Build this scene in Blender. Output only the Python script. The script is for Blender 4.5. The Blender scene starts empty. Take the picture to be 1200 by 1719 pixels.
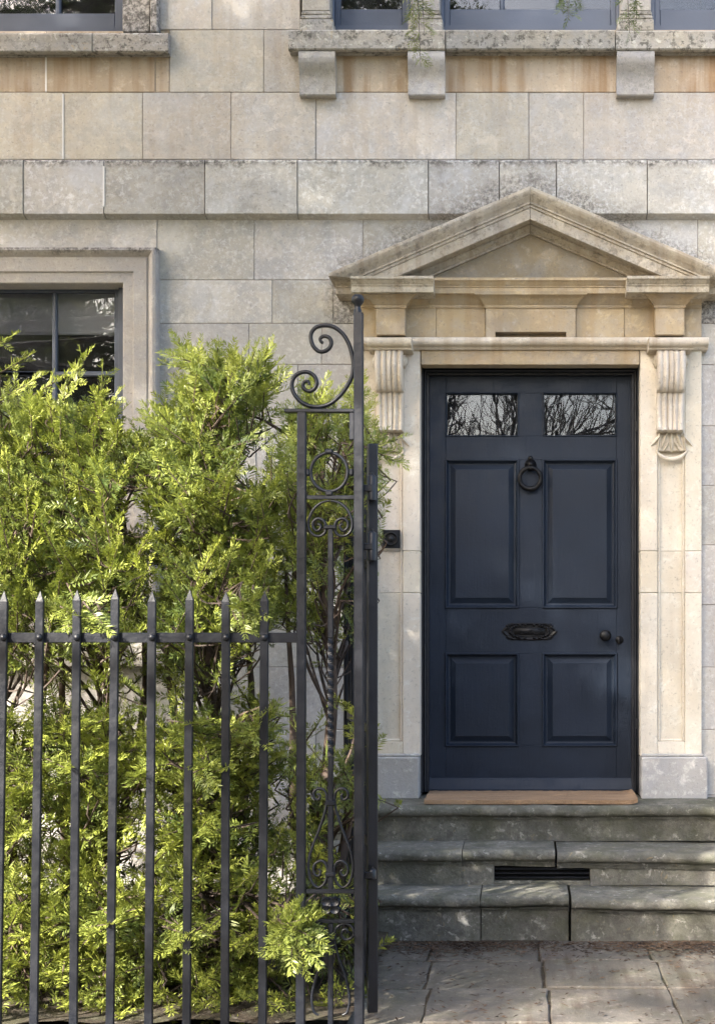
import bpy, bmesh, math, random
import numpy as np
from mathutils import Vector, Matrix

random.seed(7); rng = np.random.default_rng(11)
scene = bpy.context.scene
COL = scene.collection
# ------------------------------------------------------------------ camera
W, H = 1200.0, 1719.0
F, D = 2200.0, 6.6            # focal length in photo pixels, metres from camera to facade
VX, VY, EYE = 880.0, 1060.0, 1.36
cam = bpy.data.cameras.new('camera'); cam_o = bpy.data.objects.new('camera', cam); COL.objects.link(cam_o)
cam.sensor_fit = 'VERTICAL'; cam.sensor_height = 36.0; cam.lens = F / H * 36.0
cam.shift_x = (W / 2 - VX) / H; cam.shift_y = (VY - H / 2) / H
cam.clip_start = 0.05; cam.clip_end = 2000
cam_o.location = (0, -D, EYE); cam_o.rotation_euler = (math.radians(90), 0, 0)
scene.camera = cam_o
# ------------------------------------------------------------------ sky, sun, exposure
SUN_AZ, SUN_EL = 40.0, 33.0   # degrees to the left of straight behind the camera, and above the horizon
a, e = math.radians(SUN_AZ), math.radians(SUN_EL)
SUN = Vector((-math.sin(a) * math.cos(e), -math.cos(a) * math.cos(e), math.sin(e)))
world = bpy.data.worlds.new('World'); scene.world = world; world.use_nodes = True
wn = world.node_tree.nodes; wl = world.node_tree.links
sky = wn.new('ShaderNodeTexSky'); sky.sky_type = 'NISHITA'; sky.sun_disc = False
sky.sun_elevation = e; sky.sun_rotation = math.atan2(SUN.x, SUN.y)
sky.air_density = 1.0; sky.dust_density = 4.0; sky.ozone_density = 0.3
wl.new(sky.outputs[0], wn['Background'].inputs[0]); wn['Background'].inputs[1].default_value = 0.15
sl = bpy.data.lights.new('sun', 'SUN'); sl.energy = 5.0; sl.angle = math.radians(1.2); sl.color = (1.0, 0.93, 0.82)
so = bpy.data.objects.new('sun', sl); COL.objects.link(so); so.rotation_euler = SUN.to_track_quat('Z', 'Y').to_euler()
vs = scene.view_settings
vs.view_transform = 'Standard'; vs.look = 'None'; vs.gamma = 1.0; vs.exposure = 2.45; vs.use_curve_mapping = False
scene.render.engine = 'CYCLES'
scene.cycles.max_bounces = 8; scene.cycles.transparent_max_bounces = 16

# ------------------------------------------------------------------ helpers
def X(px, Y=0.0): return (px - VX) / F * (D + Y)
def Z(py, Y=0.0): return EYE - (py - VY) / F * (D + Y)
def P(px, py, Y=0.0): return Vector((X(px, Y), Y, Z(py, Y)))

def link(name, me, mat=None, parent=None, smooth=False):
    o = bpy.data.objects.new(name, me); COL.objects.link(o)
    if mat is not None: me.materials.append(mat)
    if parent is not None: o.parent = parent
    if smooth: me.shade_smooth()
    return o
def mesh(name, vs_, fs):
    me = bpy.data.meshes.new(name); me.from_pydata([tuple(v) for v in vs_], [], fs); me.update(); return me
def thing(name, label, cat, group=None):
    o = bpy.data.objects.new(name, None); COL.objects.link(o); o.empty_display_size = 0.1
    o['label'] = label; o['category'] = cat
    if group: o['group'] = group
    return o
def tag(o, label, cat, group=None):
    o['label'] = label; o['category'] = cat
    if group: o['group'] = group
    return o
class MB:
    """collects shapes for one mesh"""
    def __init__(s): s.v = []; s.f = []
    def add(s, v, f):
        b = len(s.v); s.v += [tuple(p) for p in v]; s.f += [[i + b for i in q] for q in f]; return s
    def box(s, x0, x1, y0, y1, z0, z1, c=0.0):
        if x1 < x0: x0, x1 = x1, x0
        if y1 < y0: y0, y1 = y1, y0
        if z1 < z0: z0, z1 = z1, z0
        if c <= 0:
            v = [(x, y, z) for x in (x0, x1) for y in (y0, y1) for z in (z0, z1)]
            f = [[0,1,3,2],[4,6,7,5],[0,4,5,1],[2,3,7,6],[0,2,6,4],[1,5,7,3]]
            return s.add(v, f)
        c = min(c, .45*(x1-x0), .45*(y1-y0), .45*(z1-z0))
        lo, hi = (x0, y0, z0), (x1, y1, z1)
        v = []; idx = {}
        for sx in (0,1):
            for sy in (0,1):
                for sz in (0,1):
                    sg = (sx, sy, sz)
                    for ax in range(3):
                        p = []
                        for k in range(3):
                            b = (lo, hi)[sg[k]][k]
                            if k != ax: b += c if sg[k] == 0 else -c
                            p.append(b)
                        idx[(sg, ax)] = len(v); v.append(p)
        f = []
        for ax in range(3):
            u, w = (ax+1) % 3, (ax+2) % 3
            for sd in (0,1):
                q = []
                for (i, j) in ((0,0),(1,0),(1,1),(0,1)):
                    g = [0,0,0]; g[ax] = sd; g[u] = i; g[w] = j; q.append(idx[(tuple(g), ax)])
                f.append(q if sd else q[::-1])
        for ax in range(3):
            u, w = (ax+1) % 3, (ax+2) % 3
            for i in (0,1):
                for j in (0,1):
                    g0 = [0,0,0]; g0[u] = i; g0[w] = j; g1 = list(g0); g1[ax] = 1
                    g0, g1 = tuple(g0), tuple(g1)
                    q = [idx[(g0,u)], idx[(g1,u)], idx[(g1,w)], idx[(g0,w)]]
                    f.append(q if (i == j) else q[::-1])
        for sg in [(i,j,k) for i in (0,1) for j in (0,1) for k in (0,1)]:
            q = [idx[(sg,0)], idx[(sg,1)], idx[(sg,2)]]
            f.append(q if sum(sg) % 2 == 1 else q[::-1])
        return s.add(v, f)
    def pbox(s, px0, px1, py0, py1, Yf, Yb, c=0.0):
        return s.box(X(px0, Yf), X(px1, Yf), Yf, Yb, Z(py1, Yf), Z(py0, Yf), c)
    def extr(s, prof, x0, x1, n=1):
        """prof: list of (y, z) round a closed outline, extruded along x"""
        m = len(prof); v = []; f = []
        for i in range(n + 1):
            x = x0 + (x1 - x0) * i / n
            v += [(x, p[0], p[1]) for p in prof]
        for i in range(n):
            for j in range(m):
                k = (j + 1) % m
                f.append([i*m+j, i*m+k, (i+1)*m+k, (i+1)*m+j])
        f.append(list(range(m))[::-1]); f.append([n*m + j for j in range(m)])
        return s.add(v, f)
    def tube(s, pts, r, sides=6, cap=True):
        pts = [Vector(p) for p in pts]; n = len(pts)
        rs = r if isinstance(r, (list, tuple)) else [r] * n
        v = []; f = []; up = None
        for i, p in enumerate(pts):
            t = (pts[min(i+1, n-1)] - pts[max(i-1, 0)])
            if t.length < 1e-9: t = Vector((0,0,1))
            t.normalize()
            if up is None:
                up = Vector((0,1,0)) if abs(t.y) < .9 else Vector((1,0,0))
            up = (up - t * up.dot(t))
            if up.length < 1e-6: up = t.orthogonal()
            up.normalize(); b = t.cross(up)
            for k in range(sides):
                an = 2 * math.pi * (k + .5) / sides
                v.append(p + (up * math.cos(an) + b * math.sin(an)) * rs[i])
        for i in range(n - 1):
            for k in range(sides):
                l = (k + 1) % sides
                f.append([i*sides+k, i*sides+l, (i+1)*sides+l, (i+1)*sides+k])
        if cap:
            f.append(list(range(sides))[::-1]); f.append([(n-1)*sides + k for k in range(sides)])
        return s.add(v, f)
    def rings(s, x0, x1, z0, z1, prof, fill=True):
        """nested rectangles: prof = [(inset, y)], mitred at the corners; last one filled"""
        v = []; f = []
        for (i, y) in prof:
            v += [(x0+i, y, z0+i), (x1-i, y, z0+i), (x1-i, y, z1-i), (x0+i, y, z1-i)]
        for k in range(len(prof) - 1):
            for j in range(4):
                l = (j + 1) % 4
                f.append([k*4+j, k*4+l, (k+1)*4+l, (k+1)*4+j])
        if fill: f.append([(len(prof)-1)*4 + j for j in range(4)])
        return s.add(v, f)
    def lathe(s, prof, c, axis='z', n=16):
        """prof: (radius, along) from c along axis ('z' up, 'y' towards the camera)"""
        v = []; f = []; m = len(prof)
        for i in range(n):
            an = 2*math.pi*i/n
            for (r, h) in prof:
                if axis == 'z': v.append((c[0]+r*math.cos(an), c[1]+r*math.sin(an), c[2]+h))
                else: v.append((c[0]+r*math.cos(an), c[1]-h, c[2]+r*math.sin(an)))
        for i in range(n):
            k = (i+1) % n
            for j in range(m-1):
                q = [i*m+j, k*m+j, k*m+j+1, i*m+j+1]
                f.append(q if axis == 'z' else q)
        f.append([i*m+m-1 for i in range(n)])
        return s.add(v, f)
    def build(s, name, mat, parent=None, smooth=False, fix=True):
        me = mesh(name, s.v, s.f)
        if fix:
            bm = bmesh.new(); bm.from_mesh(me); bmesh.ops.recalc_face_normals(bm, faces=bm.faces[:]); bm.to_mesh(me); bm.free()
        o = link(name, me, mat, parent)
        if smooth:
            me.shade_smooth()
            try: me.set_sharp_from_angle(angle=math.radians(smooth if smooth is not True else 40))
            except Exception: pass
        return o
def spline(pts, n=6):
    pts = [Vector(p) for p in pts]; out = []
    for i in range(len(pts) - 1):
        p0 = pts[max(i-1, 0)]; p1 = pts[i]; p2 = pts[i+1]; p3 = pts[min(i+2, len(pts)-1)]
        for k in range(n):
            t = k / n
            out.append(.5*((2*p1) + (p2-p0)*t + (2*p0-5*p1+4*p2-p3)*t*t + (3*p1-p0-3*p2+p3)*t**3))
    out.append(pts[-1]); return out

# ------------------------------------------------------------------ materials
class NT:
    def __init__(s, name):
        s.m = bpy.data.materials.new(name); s.m.use_nodes = True
        s.t = s.m.node_tree; s.n = s.t.nodes; s.p = s.n['Principled BSDF']; s.out = s.n['Material Output']
    def new(s, typ, **kw):
        n = s.n.new(typ)
        for k, v in kw.items(): setattr(n, k, v)
        return n
    def L(s, a, b): s.t.links.new(a, b)
    def setin(s, node, key, val):
        if hasattr(val, 'is_output') or isinstance(val, bpy.types.NodeSocket): s.L(val, node.inputs[key])
        else: node.inputs[key].default_value = val
    def pos(s, scale=(1,1,1)):
        g = s.new('ShaderNodeNewGeometry'); m = s.new('ShaderNodeVectorMath', operation='MULTIPLY')
        s.L(g.outputs['Position'], m.inputs[0]); m.inputs[1].default_value = scale; return m.outputs[0]
    def noise(s, vec, scale, detail=5, rough=.6, dist=0.0):
        n = s.new('ShaderNodeTexNoise'); s.L(vec, n.inputs['Vector']); n.inputs['Scale'].default_value = scale
        n.inputs['Detail'].default_value = detail; n.inputs['Roughness'].default_value = rough; n.inputs['Distortion'].default_value = dist
        return n.outputs['Fac']
    def ramp(s, fac, lo, hi, a=0.0, b=1.0):
        n = s.new('ShaderNodeMapRange'); n.interpolation_type = 'SMOOTHSTEP'
        s.setin(n, 0, fac); n.inputs[1].default_value = lo; n.inputs[2].default_value = hi
        n.inputs[3].default_value = a; n.inputs[4].default_value = b; return n.outputs[0]
    def mix(s, fac, a, b, mode='MIX'):
        n = s.new('ShaderNodeMix', data_type='RGBA', blend_type=mode)
        s.setin(n, 0, fac)
        for k, v in ((6, a), (7, b)):
            if isinstance(v, bpy.types.NodeSocket): s.L(v, n.inputs[k])
            else: n.inputs[k].default_value = (*v, 1)
        return n.outputs[2]
    def math(s, op, a, b=0.0, c=0.0):
        n = s.new('ShaderNodeMath', operation=op)
        s.setin(n, 0, a); s.setin(n, 1, b); s.setin(n, 2, c); return n.outputs[0]
    def bump(s, h, dist=.004, strength=.6):
        n = s.new('ShaderNodeBump'); s.L(h, n.inputs['Height']); n.inputs['Distance'].default_value = dist
        n.inputs['Strength'].default_value = strength; s.L(n.outputs[0], s.p.inputs['Normal']); return n
    def rnd(s): return s.new('ShaderNodeObjectInfo').outputs['Random']

PED_X, PED_Z, PED_S = X(889, -.25), Z(313, -.25), 0.433
def stone(name, c1, c2, grey=(.33,.33,.335), greyamt=.5, var=.10, lichen=0.0, streak=0.0, streakc=(.22,.14,.07), dark=0.0,
          top=None, ped=False, moss=0.0, rough=.9, bumpd=.006, pale=0.25, bloom=0.0):
    k = NT(name); p = k.pos(); r = k.rnd()
    off = k.new('ShaderNodeVectorMath', operation='SCALE'); comb = k.new('ShaderNodeCombineXYZ')
    k.L(r, comb.inputs[0]); k.L(r, comb.inputs[2]); k.L(comb.outputs[0], off.inputs[0]); off.inputs[3].default_value = 7.0
    pv = k.new('ShaderNodeVectorMath', operation='ADD'); k.L(p, pv.inputs[0]); k.L(off.outputs[0], pv.inputs[1]); pv = pv.outputs[0]
    n1 = k.noise(pv, 1.7, 4, .55, .4); n2 = k.noise(pv, 8, 8, .68, .3); n3 = k.noise(p, 70, 4, .7); n4 = k.noise(pv, 26, 6, .7)
    col = k.mix(k.ramp(n1, .36, .64), c1, c2)
    col = k.mix(k.math('MULTIPLY', k.ramp(n2, .42, .62), greyamt), col, grey)
    n5 = k.noise(pv, 13, 8, .75, .6); col = k.mix(k.math('MULTIPLY', k.ramp(n5, .53, .64), pale*1.7), col, tuple(min(.72, c*1.35) for c in c1))
    col = k.mix(k.math('MULTIPLY', k.ramp(n4, .55, .70), pale), col, (.60,.57,.53))
    col = k.mix(k.ramp(n3, .55, .72, 0, .5), col, tuple(c*.45 for c in grey))
    if bloom:
        f1 = k.noise(pv, 38, 7, .78, .3); f2 = k.noise(p, 2.6, 4, .6); f3 = k.noise(p, 30, 7, .78, .5)
        col = k.mix(k.math('MULTIPLY', k.math('MULTIPLY', k.ramp(f1, .50, .60), k.ramp(f2, .34, .60, .25, 1)), bloom*1.15), col, (.62,.62,.615))
        col = k.mix(k.math('MULTIPLY', k.math('MULTIPLY', k.ramp(f3, .54, .66), k.ramp(f2, .62, .36, .2, 1)), bloom*.9), col, tuple(c*.52 for c in c2))
    bl = k.noise(pv, 3.2, 7, .72, .5); col = k.mix(k.math('MULTIPLY', k.ramp(bl, .50, .64), bloom), col, (.50,.50,.505))
    bd = k.noise(pv, 4.1, 7, .72, .4); col = k.mix(k.math('MULTIPLY', k.ramp(bd, .56, .70), bloom*.9), col, tuple(c*.62 for c in c2))
    if streak:
        sv = k.pos((14, 1, .9)); s1 = k.noise(sv, 1.0, 4, .6); s2 = k.noise(k.pos((1.2,1,1.2)), 1.6, 3, .5)
        f = k.math('MULTIPLY', k.ramp(s1, .44, .66), k.ramp(s2, .36, .6, .15, 1))
        col = k.mix(k.math('MULTIPLY', f, streak), col, streakc)
    if lichen:
        a1 = k.noise(p, 34, 5, .75); a2 = k.noise(p, 5, 3, .6)
        m = k.math('MULTIPLY', k.ramp(a1, .50, .60), k.ramp(a2, .30, .55))
        col = k.mix(k.math('MULTIPLY', m, lichen), col, (.075,.07,.06))
        b1 = k.noise(p, 22, 4, .7, .5); m2 = k.ramp(b1, .60, .67)
        col = k.mix(k.math('MULTIPLY', m2, lichen*.8), col, (.56,.54,.48))
        d1 = k.noise(p, 15, 4, .7, .8); m3 = k.ramp(d1, .64, .70)
        col = k.mix(k.math('MULTIPLY', m3, lichen*.6), col, (.42,.30,.12))
    sep = k.new('ShaderNodeSeparateXYZ'); k.L(p, sep.inputs[0])
    if top is not None:       # dark lichen growth with a ragged lower edge along a ledge
        zt, band, amt = top
        d = k.math('SUBTRACT', zt, sep.outputs[2])
        ed = k.math('ADD', d, k.math('MULTIPLY', k.math('SUBTRACT', n2, .5), band*2.6))
        m = k.math('MULTIPLY', k.ramp(ed, band, 0.0), k.ramp(k.noise(p, 45, 5, .75), .38, .60))
        col = k.mix(k.math('MULTIPLY', m, amt), col, (.055,.05,.045))
    if ped:                   # soot-dark growth on the wall along the pediment's slopes
        ax = k.math('ABSOLUTE', k.math('SUBTRACT', sep.outputs[0], PED_X))
        zl = k.math('SUBTRACT', PED_Z + .04, k.math('MULTIPLY', ax, PED_S*1.04))
        d = k.math('SUBTRACT', sep.outputs[2], zl)
        d = k.math('ADD', d, k.math('MULTIPLY', k.math('SUBTRACT', n2, .5), .30))
        m = k.math('MULTIPLY', k.math('MULTIPLY', k.ramp(d, .20, .0), k.ramp(ax, 1.06, .96)), k.ramp(k.noise(p, 55, 5, .8), .36, .62))
        col = k.mix(k.math('MULTIPLY', m, .8), col, (.06,.055,.05))
    if moss:
        a1 = k.noise(p, 6, 6, .7); col = k.mix(k.math('MULTIPLY', k.ramp(a1, .42, .62), moss), col, (.055,.06,.030))
    if dark:
        a1 = k.noise(p, 3.0, 6, .65, .4); col = k.mix(k.math('MULTIPLY', k.ramp(a1, .42, .66), dark), col, (.08,.075,.07))
    br = k.math('ADD', 1 - var, k.math('MULTIPLY', r, 2*var))
    cb = k.new('ShaderNodeCombineColor'); k.L(br, cb.inputs[0]); k.L(br, cb.inputs[1])
    k.L(k.math('MULTIPLY', br, k.math('ADD', .97, k.math('MULTIPLY', k.math('FRACT', k.math('MULTIPLY', r, 7.3)), .06))), cb.inputs[2])
    col = k.mix(1.0, col, cb.outputs[0], 'MULTIPLY')
    k.L(col, k.p.inputs['Base Color']); k.p.inputs['Roughness'].default_value = rough
    k.p.inputs['Specular IOR Level'].default_value = .25
    h = k.math('ADD', k.math('MULTIPLY', n4, .6), k.math('ADD', k.math('MULTIPLY', n3, .5), k.math('MULTIPLY', n2, .5)))
    k.bump(h, bumpd, .7)
    return k.m
def paint(name, c, rough=.4, var=.12, bump=.0006, bscale=60, metal=0.0, spec=.5, wear=None, brush=None):
    k = NT(name); p = k.pos(); n1 = k.noise(p, 3, 4, .6); n2 = k.noise(p, bscale, 3, .6)
    col = k.mix(k.ramp(n1, .3, .7), tuple(x*(1-var) for x in c), tuple(x*(1+var) for x in c))
    if wear: col = k.mix(k.ramp(k.noise(p, 30, 6, .75), .62, .72, 0, .8), col, wear)
    k.L(col, k.p.inputs['Base Color'])
    k.L(k.ramp(k.noise(p, 12, 5, .7), .3, .7, rough*.8, min(1, rough*1.25)), k.p.inputs['Roughness'])
    k.p.inputs['Metallic'].default_value = metal; k.p.inputs['Specular IOR Level'].default_value = spec
    h = n2
    if brush: h = k.math('ADD', n2, k.math('MULTIPLY', k.noise(k.pos(brush), 1.0, 3, .6), 1.5))
    k.bump(h, bump, .8); return k.m
def glass(name, wob=.010):
    k = NT(name); k.n.remove(k.p)
    p = k.pos(); n = k.noise(p, 5.5, 2, .5, .6)
    b = k.new('ShaderNodeBump'); k.L(n, b.inputs['Height']); b.inputs['Distance'].default_value = .012; b.inputs['Strength'].default_value = wob
    g = k.new('ShaderNodeBsdfGlossy'); g.inputs['Roughness'].default_value = 0.0; g.inputs['Color'].default_value = (.93,.97,1,1); k.L(b.outputs[0], g.inputs['Normal'])
    t = k.new('ShaderNodeBsdfTransparent'); t.inputs['Color'].default_value = (.93,.93,.95,1)
    f = k.new('ShaderNodeFresnel'); f.inputs['IOR'].default_value = 1.55
    mx = k.new('ShaderNodeMixShader'); k.L(k.ramp(f.outputs[0], 0, 1, .03, 1), mx.inputs[0]); k.L(t.outputs[0], mx.inputs[1]); k.L(g.outputs[0], mx.inputs[2])
    df = k.new('ShaderNodeBsdfDiffuse'); df.inputs['Color'].default_value = (.5,.5,.52,1)
    m2 = k.new('ShaderNodeMixShader'); k.L(k.ramp(k.noise(p, 9, 5, .7), .3, .7, .006, .028), m2.inputs[0]); k.L(mx.outputs[0], m2.inputs[1]); k.L(df.outputs[0], m2.inputs[2])
    k.L(m2.outputs[0], k.out.inputs['Surface']); return k.m
def foliage(name, c_old, c_new, trans=.35):
    k = NT(name); at = k.new('ShaderNodeAttribute', attribute_name='tint')
    p = k.pos(); n = k.noise(p, 7, 3, .6)
    f = k.math('ADD', k.math('MULTIPLY', at.outputs['Fac'], .75), k.math('MULTIPLY', k.ramp(n, .3, .7), .25))
    col = k.mix(f, c_old, c_new)
    k.L(col, k.p.inputs['Base Color']); k.p.inputs['Roughness'].default_value = .44; k.p.inputs['Specular IOR Level'].default_value = .5
    tr = k.new('ShaderNodeBsdfTranslucent'); k.L(k.mix(.5, col, (.22,.26,.02)), tr.inputs[0])
    mx = k.new('ShaderNodeMixShader'); mx.inputs[0].default_value = trans
    k.L(k.p.outputs[0], mx.inputs[1]); k.L(tr.outputs[0], mx.inputs[2]); k.L(mx.outputs[0], k.out.inputs['Surface'])
    return k.m
M = {}
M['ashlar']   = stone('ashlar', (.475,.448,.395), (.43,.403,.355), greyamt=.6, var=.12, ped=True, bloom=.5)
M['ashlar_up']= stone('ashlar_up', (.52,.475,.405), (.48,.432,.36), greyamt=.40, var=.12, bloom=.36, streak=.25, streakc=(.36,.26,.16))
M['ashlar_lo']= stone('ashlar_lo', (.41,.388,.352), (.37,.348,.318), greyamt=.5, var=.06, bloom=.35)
M['stained']  = stone('stained', (.48,.40,.31), (.42,.33,.23), greyamt=.15, var=.05, streak=.75, streakc=(.27,.16,.075))
M['band']     = stone('band', (.46,.43,.38), (.41,.385,.345), greyamt=.5, var=.11, bloom=.6, top=(Z(268,-.05), .05, .85), ped=True)
M['sill']     = stone('sill', (.34,.31,.26), (.30,.28,.25), greyamt=.4, lichen=.8, pale=.4)
M['bracket']  = stone('bracket', (.38,.35,.30), (.34,.32,.285), greyamt=.5, lichen=.25)
M['archi']    = stone('archi', (.41,.375,.33), (.37,.34,.31), greyamt=.45, var=.03, top=(Z(415,-.06), .035, .85))
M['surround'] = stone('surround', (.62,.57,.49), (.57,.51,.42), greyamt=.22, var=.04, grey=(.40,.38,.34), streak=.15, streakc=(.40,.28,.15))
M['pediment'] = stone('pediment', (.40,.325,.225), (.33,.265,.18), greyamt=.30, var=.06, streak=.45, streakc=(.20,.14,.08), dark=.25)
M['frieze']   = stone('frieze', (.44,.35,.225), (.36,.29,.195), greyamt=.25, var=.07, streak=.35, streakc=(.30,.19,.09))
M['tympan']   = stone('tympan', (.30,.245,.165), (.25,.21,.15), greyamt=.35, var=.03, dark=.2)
M['rake']     = stone('rake', (.47,.42,.34), (.42,.365,.285), greyamt=.3, var=.04, lichen=.42, streak=.45, streakc=(.22,.165,.10))
M['console']  = stone('console', (.56,.51,.43), (.47,.40,.30), greyamt=.25, var=.04, streak=.45, streakc=(.28,.19,.10))
M['plinth']   = stone('plinth', (.36,.35,.325), (.31,.30,.285), greyamt=.5, var=.05, pale=.5)
M['step']     = stone('step', (.18,.172,.145), (.145,.14,.115), grey=(.09,.09,.08), greyamt=.6, var=.10, moss=.5, lichen=.55, pale=.28, dark=.35, bumpd=.012)
M['flag']     = stone('flag', (.145,.130,.108), (.11,.096,.08), grey=(.10,.092,.08), greyamt=.6, var=.14, moss=.35, pale=.22, dark=.65, bumpd=.014, streak=.8, streakc=(.06,.042,.03))
M['mortar']   = paint('mortar', (.27,.24,.215), .95, .2, .002, 40, spec=.1)
M['mortar_white'] = paint('mortar_white', (.72,.71,.69), .9, .1, .002, 40, spec=.1)
M['door']     = paint('door', (.0110,.0172,.0300), .46, .14, .0009, 90, spec=.24, brush=(60,60,4))
M['door_frame'] = paint('door_frame', (.0030,.0042,.0085), .5, .15, .0008, 90)  # near-black: frame colour darkened to stand in for shade in the recess
M['sash']     = paint('sash', (.060,.075,.110), .38, .10, .0005, 90)
M['black']    = paint('black', (.003,.003,.004), .45, .2, .0012, 50, spec=.25)
M['iron']     = paint('iron', (.0048,.0060,.0095), .42, .3, .0016, 40, spec=.34, wear=(.018,.020,.025))
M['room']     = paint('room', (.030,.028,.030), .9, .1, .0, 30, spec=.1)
M['blind']    = paint('blind', (.72,.72,.72), .9, .05, .0004, 200, spec=.1)
M['glass']    = glass('glass')
M['soil']     = stone('soil', (.055,.040,.028), (.035,.027,.02), grey=(.05,.045,.04), greyamt=.4, bumpd=.03, moss=.4)
M['ground']   = stone('ground', (.10,.09,.075), (.075,.07,.06), grey=(.09,.09,.085), greyamt=.5, bumpd=.02, moss=.3)
M['bark']     = stone('bark', (.085,.060,.045), (.06,.045,.038), grey=(.07,.06,.055), greyamt=.4, bumpd=.008, pale=.05)
M['bark_grey']= stone('bark_grey', (.09,.08,.07), (.07,.06,.05), grey=(.08,.08,.075), greyamt=.4, bumpd=.01, pale=.05)
M['yew']      = foliage('yew', (.032,.066,.021), (.335,.370,.066), .25)
M['cedar']    = foliage('cedar', (.06,.10,.035), (.19,.22,.07), .25)
M['litter']   = paint('litter', (.065,.045,.032), .9, .6, .001, 30, spec=.1)
def coir():
    k = NT('coir'); f = k.noise(k.pos((3, 40, 40)), 1.0, 5, .7); g = k.noise(k.pos(), 140, 3, .7)
    col = k.mix(k.ramp(f, .35, .65), (.31,.20,.115), (.21,.13,.072)); col = k.mix(k.ramp(g, .5, .7, 0, .5), col, (.36,.25,.15))
    k.L(col, k.p.inputs['Base Color']); k.p.inputs['Roughness'].default_value = .95; k.bump(g, .006, .9); return k.m
M['coir'] = coir()
#@@STRUCTURE
# ================================================================== SETTING
def structure(o): o['kind'] = 'structure'; return o
gm = MB(); gm.add([(-300,-300,-.05),(300,-300,-.05),(300,300,-.05),(-300,300,-.05)], [[0,1,2,3]])
ground = structure(gm.build('ground', M['ground'], fix=False))
# soil bed under the hedge, a gently uneven sheet
def sheet(x0, x1, y0, y1, nx, ny, z, amp, sc, seed=0):
    v = []; f = []
    for j in range(ny + 1):
        for i in range(nx + 1):
            x = x0 + (x1-x0)*i/nx; y = y0 + (y1-y0)*j/ny
            h = amp*(math.sin(x*sc+seed)*math.cos(y*sc*1.3+seed*2) + .5*math.sin(x*sc*2.7+1+seed)*math.sin(y*sc*3.1))
            v.append((x, y, z + h))
    for j in range(ny):
        for i in range(nx):
            q = j*(nx+1)+i; f.append([q, q+1, q+nx+2, q+nx+1])
    return MB().add(v, f)
structure(sheet(-4.5, -.60, -2.14, .02, 60, 34, .03, .018, 5).build('flower_bed', M['soil'], smooth=True, fix=False))
# flagstone path: irregular slabs, joints placed from the photograph where they can be seen
path = structure(bpy.data.objects.new('path', None)); COL.objects.link(path)
cj = [-.62, -.40, .06, .53, 1.0, 1.48, 2.0]
rows = [(-.86, -1.18, cj), (-1.18, -1.60, [-.62,-.385,.075,.545,1.01,1.5,2.0]), (-1.60, -2.05, [-.62,-.36,.09,.55,1.02,1.5,2.0]), (-2.05, -2.60, [-.62,-.34,.10,.56,1.0,1.5,2.1]),
        (-2.60, -3.2, [-3.4, -2.8, -2.2, -1.6, -1.05, -.50, .0, .55, 1.1, 1.7, 2.2]), (-3.2, -3.85, [-3.4, -2.7, -2.0, -1.3, -.7, -.15, .4, .9, 1.5, 2.2])]
structure(sheet(-3.6, 2.4, -4.0, -.80, 40, 24, -.008, .003, 9, 2).build('path_bed', M['soil'], smooth=True, fix=False))
for (ya, yb, xs) in rows:
    for i in range(len(xs) - 1):
        xa, xb = xs[i], xs[i+1]; g = .003 + .003*random.random(); zt = random.uniform(-.004, .004)
        j = lambda s=.014: random.uniform(-s, s)
        base = [(xa+g, yb+g), (xb-g, yb+g), (xb-g, ya-g), (xa+g, ya-g)]
        pts = []
        for q in range(4):
            p0, p1 = base[q], base[(q+1) % 4]
            for s_ in range(4):
                t = s_/4; pts.append((p0[0]+(p1[0]-p0[0])*t + j(.005), p0[1]+(p1[1]-p0[1])*t + j(.005)))
        cx = sum(p[0] for p in pts)/16; cy = sum(p[1] for p in pts)/16
        tx, ty = j(.008), j(.008)
        def hz(x, y): return zt + tx*(x-cx) + ty*(y-cy)
        v = [(x, y, -.06) for x, y in pts] + [(x, y, hz(x,y)-.006) for x, y in pts] + [(cx+(x-cx)*.978, cy+(y-cy)*.978, hz(x,y)) for x, y in pts]
        f = []
        for l in (0, 16):
            for q in range(16): f.append([l+q, l+(q+1)%16, l+16+(q+1)%16, l+16+q])
        f.append([32+q for q in range(16)])
        MB().add(v, f).build('flagstone', M['flag'], path)

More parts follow.
